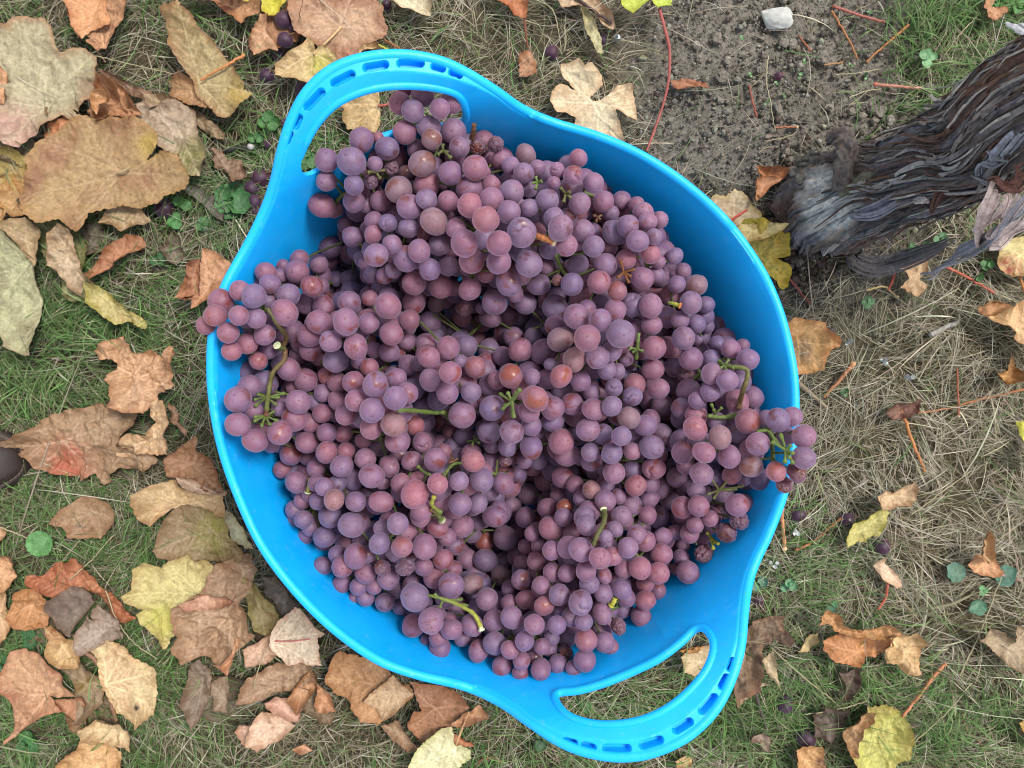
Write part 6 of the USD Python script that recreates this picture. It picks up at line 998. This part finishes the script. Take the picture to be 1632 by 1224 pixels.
twig('black twig with a pale cut end left of the upper handle', 1, [(1165, 680), (1100, 690), (1035, 702)], 10, .0030, .0024, (58, 54, 54), ends=(196, 190, 184))
twig('long brown leaf stalk between two leaves at the lower left', 3, [(395, 685), (440, 720), (480, 780), (510, 900), (540, 1005)], [30, 30, 30, 28, 24], .0024, .0020, (150, 108, 82), 'leaf stalk', 'leaf_stalk')
twig('brown stalk below the grey brown domed leaf scrap', 3, [(250, 530), (300, 575), (350, 615)], 31, .0015, .0012, (126, 96, 78), 'leaf stalk', 'leaf_stalk')
twig('reddish curved tendril on the grass at the bottom', 6, [(760, 1205), (790, 1180), (840, 1178), (880, 1195)], 9, .0010, .0008, (166, 104, 78), 'tendril', 'tendril')
for lab, zn, pts, up in (('pale straw stalk over the grass above the left leaves', 1, [(270, 242), (420, 255), (600, 295), (800, 342)], [26, 22, 20, 14]), ('long pale straw stalk beside the small orange leaf, lower right', 9, [(1335, 790), (1400, 660), (1460, 520), (1528, 335)], [14, 20, 24, 18]),
    ('pale straw stalk slanting from the dark withered leaf', 9, [(460, 665), (560, 760), (680, 860), (800, 958)], [12, 18, 18, 12]), ('pale straw stalk reaching the dark purple brown leaf', 9, [(610, 975), (720, 962), (800, 945), (900, 915)], [16, 20, 22, 16]),
    ('straw stalk over the red orange leaf fan', 3, [(320, 350), (390, 290), (450, 230), (500, 170)], [28, 32, 30, 18]), ('long straw stalk curving past the grey scraps, lower left', 3, [(490, 400), (545, 540), (620, 640), (730, 720)], [30, 30, 24, 16]),
    ('straw stalk crossing the round green leaf', 3, [(0, 105), (100, 145), (200, 190), (290, 215)], [22, 20, 18, 12]), ('straw stalk standing before the pinkish brown leaf, lower left', 3, [(1170, 930), (1180, 840), (1210, 740), (1255, 640)], [16, 28, 34, 36]),
    ('bent pale straw stalk on the soil near the top', 4, [(1060, 0), (1110, 50), (1135, 130), (1150, 250)], [10, 14, 14, 8]), ('short bent straw stalk left of a fallen grape, top', 4, [(1165, 130), (1172, 190), (1160, 240)], [12, 12, 8]),
    ('straw stalk pointing at the bottom right grass', 9, [(1115, 1110), (1260, 980), (1390, 830)], [10, 16, 14]), ('straw stalk crossing the lower right straw', 8, [(1110, 1225), (1250, 1120), (1390, 1020)], [10, 16, 12]),
    ('straw stalk above the green seedling, top right', 7, [(1265, 255), (1310, 190), (1360, 130), (1420, 70)], [10, 16, 20, 16]), ('dry straw stalks bent over the soil, upper one', 7, [(760, 345), (850, 340), (960, 322)], [8, 12, 8]),
    ('straw stalk on the soil below the pink stalk', 7, [(820, 455), (890, 425), (970, 412)], [8, 12, 8]), ('straw stalk running down the soil towards the vine foot', 7, [(445, 260), (435, 360), (455, 480), (478, 610)], [9, 12, 12, 8])):
    twig(lab, zn, pts, up, .00065, .0004, (206, 194, 152), 'straw stalk', 'straw_stalk', look_=grass_look)

# ------------------------------------------------------------------ dropped grapes
def dropped(label, zone, x, y, d, look_=None, up=0.0, dry=False):
    q = zp(zone, (x, y))[0]; rr_ = d / S / 2 * (H - 0.01) / F; p = G(q[0], q[1], rr_ * .55 + 0.002 + up); t = thing('dropped_grape', (p[0], p[1], 0)); tag(t, label, 'grape', 'dropped grapes on the ground')
    shp = DRY[0] if dry else SHAPES[int(rng.integers(5))]; mesh('berry', shp[0], shp[1], look_ or ground_berry_look, t, n=shp[2], matrix=pose(rng.normal(0, 1, 3) + [0, 0, -.3], rr_, np.array([0, 0, p[2]]), 0.0))
    ped = tube(np.array([[0, 0, p[2] + rr_ * .5], [rr_ * .9, rr_ * .4, p[2] + rr_ * .75], [rr_ * 1.3, rr_ * .6, p[2] + rr_ * .6]]), .0006, 5); mesh('pedicel', ped[0], ped[1], twig_look, t, color=lin(120, 90, 60) * np.ones((len(ped[0]), 1)))
gl = ground_berry_look
for a in (('dropped reddish grape on grass right of the folded olive tan leaf', 1, 1240, 352, 66), ('dropped dark blue grape, upper one on the reddish brown leaf at the top', 1, 1318, 92, 78, gl, .015), ('dropped dark blue grape, lower one on the reddish brown leaf at the top', 1, 1325, 185, 74, gl, .015), ('small dropped grape under the lower dark blue one on the reddish leaf', 1, 1296, 248, 56),
          ('smallest dropped grape touching the upper dark blue one at the top', 1, 1360, 128, 40, gl, .014), ('dropped purple grape half hidden by the outer edge of the upper handle', 1, 1408, 420, 80), ('dropped grape peeping from under the upper handle', 1, 1330, 580, 56), ('brownish dropped grape at the end of the black twig', 1, 1248, 672, 46), ('dropped grape, topmost of the cluster left of the upper handle', 1, 1212, 825, 82), ('dropped grape, middle of the cluster left of the upper handle', 1, 1170, 873, 70),
          ('dropped reddish split grape left of the upper handle', 1, 1180, 938, 72), ('dropped grape, lowest of the cluster left of the upper handle', 1, 1206, 990, 64), ('dark dropped grape in the shade under the largest brown leaf', 1, 765, 968, 90), ('dropped grape at the top edge beside the pale cream leaf', 4, 338, 20, 50), ('pinkish dropped grape on straw beside the bent straw stalk', 4, 1105, 245, 64), ('dropped grape beside the rolled cream leaf tube', 4, 1345, 185, 50),
          ('small bright purple dropped grape alone on the bare soil', 7, 492, 352, 42), ('dropped red grape by the grey clod under the seedling', 7, 1185, 360, 36), ('dropped wine red grape beside the stalk at the right rim', 9, 585, 45, 70), ('dropped purple grape at the tip of the thin orange stalk', 9, 810, 72, 66), ('dropped grape near the clover below the right rim', 9, 400, 437, 58),
          ('dropped torn grape above the narrow pink leaf', 9, 970, 195, 78), ('dropped dark purple grape on grass right of the lower handle', 9, 520, 925, 80), ('dropped near black grape above the orange leaf at the bottom edge', 9, 620, 1085, 86), ('dropped grape at the bottom edge by the yellow olive leaf', 9, 840, 1222, 50)):
    dropped(*a)

# ------------------------------------------------------------------ stones, clods, white petals
def lump(label, zone, x, y, d, col, name, cat_, group=None, flat=.7, seed=0, sx_=1.0):
    q = zp(zone, (x, y))[0]; rr_ = d / S / 2 * H / F; p = G(q[0], q[1], rr_ * .35); s = trimesh.creation.icosphere(3); a = np.array(s.vertices); v = a * (1 + (.9 if name == 'stone' else 1.5) * (meshkit.fbm(a * 1.3 + seed * 5, 4, seed) - .5) + (.12 if name == 'stone' else .45) * (meshkit.fbm(a * 5 + seed, 2, seed) - .5))[:, None] * rng.uniform(.75, 1.25, 3)
    pl = rng.normal(0, 1, (7, 3)); pl /= np.linalg.norm(pl, axis=1, keepdims=True)
    for k in pl: dd = v @ k; v = v - np.clip(dd - .80, 0, None)[:, None] * k * .85
    v = v * rr_ * [sx_, 1, flat]; m = meshkit.fbm(v * 300, 3, seed)[:, None]; pr = mesh(name, v, np.array(s.faces), stone_look if name == 'stone' else soil_look, None, color=lin(*col) * (.8 + .4 * m)); UsdGeom.Xformable(pr).AddTranslateOp().Set(Gf.Vec3d(*map(float, p))); tag(pr, label, cat_, group)
lump('white rounded stone on the bare soil at the top', 7, 482, 88, 112, (186, 187, 182), 'stone', 'stone', None, .5, 3, 1.2)
for k, (x, y, d) in enumerate(((235, 360, 64), (490, 510, 48), (770, 312, 38), (1197, 410, 50), (250, 285, 40), (222, 465, 40), (360, 440, 40), (205, 180, 50), (800, 110, 44), (560, 200, 46), (700, 270, 60), (960, 520, 60), (1010, 555, 50), (640, 180, 44), (330, 250, 36), (1130, 560, 48), (410, 330, 38), (520, 200, 50), (180, 430, 36), (830, 520, 46), (620, 330, 40), (730, 500, 40), (940, 560, 44), (560, 545, 36), (300, 370, 36), (110, 210, 40))):
    lump('knobbly grey brown clod of soil lying loose on the bare ground', 7, x, y, d, (128 + (k * 7) % 22, 121 + (k * 7) % 22, 111 + (k * 7) % 22), 'soil_clod', 'clod', 'clods of soil on the bare ground', .7, k + 10)
def petals(label, zone, pts, up=.012):
    q = zp(zone, pts); o = G(*q.mean(0), 0.0); o[2] = 0; t = thing('white_petal', o); tag(t, label, 'petal')
    for k in range(3):
        ctr = q.mean(0) + rng.normal(0, 3, 2); poly = ctr + np.stack([np.cos(np.linspace(0, 6.28, 12, endpoint=False) + k) * rng.uniform(2, 4.5, 12), np.sin(np.linspace(0, 6.28, 12, endpoint=False) + k) * rng.uniform(2, 4.5, 12)], 1)
        v, f, n, c_, _ = leaf_piece(poly, 0, (222, 226, 228), 9 + 3 * k + up * 300, 900 + k + len(label), crumple=5, curl=5, veins=False, teeth=.4, col2=(196, 204, 210), edge=(214, 216, 216)); mesh('petal', v, f, leaf_look, t, n=n, color=c_, origin=o)
petals('white petal with a dark base near the round orange leaf', 8, [(800, 410), (820, 425)]); petals('white fan shaped petal on the straw right of the tub', 8, [(960, 520), (1000, 510)]); petals('white scrap on the soil beside the rolled cream leaf', 4, [(1400, 190), (1420, 195)])
petals('white fluffy petal below the lower right rim', 9, [(560, 130), (590, 130)]); petals('small white petal on grass beside the right handle foot', 9, [(470, 275), (490, 285)]); petals('pale mauve petal on the straw right of the white fan', 8, [(1100, 580), (1115, 600)])

# ------------------------------------------------------------------ small green weeds
def weed(label, zone, x, y, d, leaves, name='clover_plant', cat_='weed', col=(92, 148, 82), notch=.3, up=10, spread=.5, lobes=0, group=None):
    q = zp(zone, (x, y))[0]; o = G(q[0], q[1], 0.0); base = o.copy(); o[2] = 0; t = thing(name, o); tag(t, label, cat_, group); R0 = d / S / 2; a0 = rng.uniform(0, 6.28); st = []
    for k in range(leaves):
        a = a0 + k * 2 * np.pi / leaves + rng.normal(0, .25); off = R0 * spread * (1 if leaves > 1 else 0) * rng.uniform(.8, 1.2); ctr = q + off * np.array([math.cos(a), math.sin(a)]); rl = R0 * (1 if leaves == 1 else rng.uniform(.42, .62)); th = np.linspace(0, 2 * np.pi, 40, endpoint=False)
        rad_ = rl * (1 - notch * np.exp(-((((th - a + np.pi) + np.pi) % (2 * np.pi) - np.pi) / .35) ** 2)) * (1 + .06 * np.sin(th * (lobes or 7)))
        poly = ctr + np.stack([np.cos(th), np.sin(th)], 1) * rad_[:, None]
        v, f, n, c_, _ = leaf_piece(poly, 0, tuple(np.clip(np.array(col) * rng.uniform(.72, .95) - 12, 5, 255)), up + rng.uniform(-2, 5), 700 + k + len(label), crumple=2.0, curl=2.5, veins=True, teeth=.25, col2=tuple(np.array(col) * .8), edge=tuple(np.array(col) * 1.1), th=.0003); mesh('leaf', v, f, leaf_look, t, n=n, color=c_, origin=o)
        tip_ = w(*(q + .8 * off * np.array([math.cos(a), math.sin(a)])), up / 1000.0 - .001); st.append(tube(spline(np.array([base, (base + tip_) / 2 + [0, 0, .002], tip_]), 6), .0004, 5))
    v, f = cat(st); mesh('stem', v, f, grass_look, t, color=lin(110, 140, 80) * np.ones((len(v), 1)), origin=o)
weed('single round bright green leaf on the left grass', 3, 190, 182, 118, 1, 'round_leaf_plant', col=(104, 160, 92), notch=.12, up=16, lobes=17)
for a in (('blue green round leaved weed, larger of the two at the right handle foot', 9, 400, 367, 84, 2, (92, 142, 118)), ('green clover leaf right of the larger blue green weed', 9, 538, 375, 72, 3, (112, 168, 120)), ('blue green round leaf left of the small orange leaf', 9, 1308, 316, 92, 1, (98, 140, 120)), ('blue green round leaf partly under the small orange leaf', 9, 1545, 330, 94, 1, (88, 136, 116)),
          ('small bright clover leaf between the round leaves, right', 9, 1440, 398, 50, 3, (108, 168, 104)), ('toothed round green leaf below the small clover, right', 9, 1412, 478, 78, 1, (90, 140, 112)), ('dark green clover leaf above the large curled orange leaf', 9, 738, 470, 56, 2, (72, 124, 88)), ('clover patch under the upper handle, left outside', 1, 1250, 570, 110, 6, (78, 134, 66)), ('small clover beside the black twig', 1, 1190, 655, 70, 4, (84, 136, 74)),
          ('clover seen through the upper hand hole at the left', 1, 1432, 740, 90, 5, (76, 128, 66)), ('clover patch below the dropped grapes left of the tub', 1, 1080, 930, 170, 9, (78, 132, 74)), ('green three lobed leaf under the largest brown leaf', 1, 845, 950, 84, 2, (76, 132, 60)), ('ivy shaped green leaf left of the dark scrap', 1, 818, 1022, 76, 3, (84, 148, 74)), ('small clover below the ivy shaped leaf', 1, 945, 1040, 70, 4, (76, 124, 72)),
          ('green leaf pair above the left grass patch', 2, 745, 45, 80, 3, (70, 118, 66)), ('small green weed on straw under the vine', 8, 905, 240, 60, 4, (92, 136, 86)), ('tiny green weed by the thick orange stalk', 8, 800, 658, 46, 3, (98, 150, 90)), ('green weed at the right edge below the hanging bark', 8, 1458, 62, 60, 4, (88, 140, 74)), ('tiny weed at the tip of the long red orange stalk', 8, 1418, 125, 40, 3, (96, 150, 84)),
          ('green weed seen through the lower hand hole', 6, 1265, 940, 66, 3, (88, 140, 80)), ('small sprout in green grass near the top right corner', 7, 1405, 245, 40, 3, (104, 156, 88)), ('green weed at the trunk beside the hanging strip', 7, 1240, 1110, 60, 3, (104, 150, 100)), ('green sprout at the left of the trunk weed', 7, 1110, 1150, 56, 3, (96, 150, 90)), ('green leaf above the sprouts under the trunk', 7, 1180, 1135, 44, 2, (98, 146, 96)),
          ('leafy weed in the very top right corner', 7, 1530, 10, 110, 5, (84, 140, 62)), ('second leafy weed at the right of the top corner', 7, 1600, 20, 80, 4, (90, 150, 66)), ('dark green leaf under the pale cream green leaf, bottom', 6, 1060, 1090, 90, 3, (62, 104, 62)), ('olive green clover patch at the bottom left corner', 3, 130, 1110, 110, 5, (64, 128, 62)), ('broad dark green leaf at the left edge, bottom', 3, 20, 740, 100, 3, (52, 112, 56)), ('dark green leaf patch under the orange leaf at the left edge', 3, 150, 620, 110, 3, (58, 116, 60))):
    weed(a[0], a[1], a[2], a[3], a[4], a[5], col=a[6])
weed('four leaved pale green seedling beside the vine, top right', 7, 1182, 268, 80, 4, 'seedling', col=(136, 188, 134), notch=-.15, up=14, spread=.55)
for k, (x, y) in enumerate(((590, 355), (515, 445), (435, 480), (825, 305), (480, 390), (610, 290), (890, 360), (320, 175), (360, 350), (910, 60))):
    weed('tiny pale green sprout just risen from the bare soil', 7, x, y, 26, 2, 'sprout', col=(128, 172, 112), up=6, group='tiny sprouts on the bare soil')
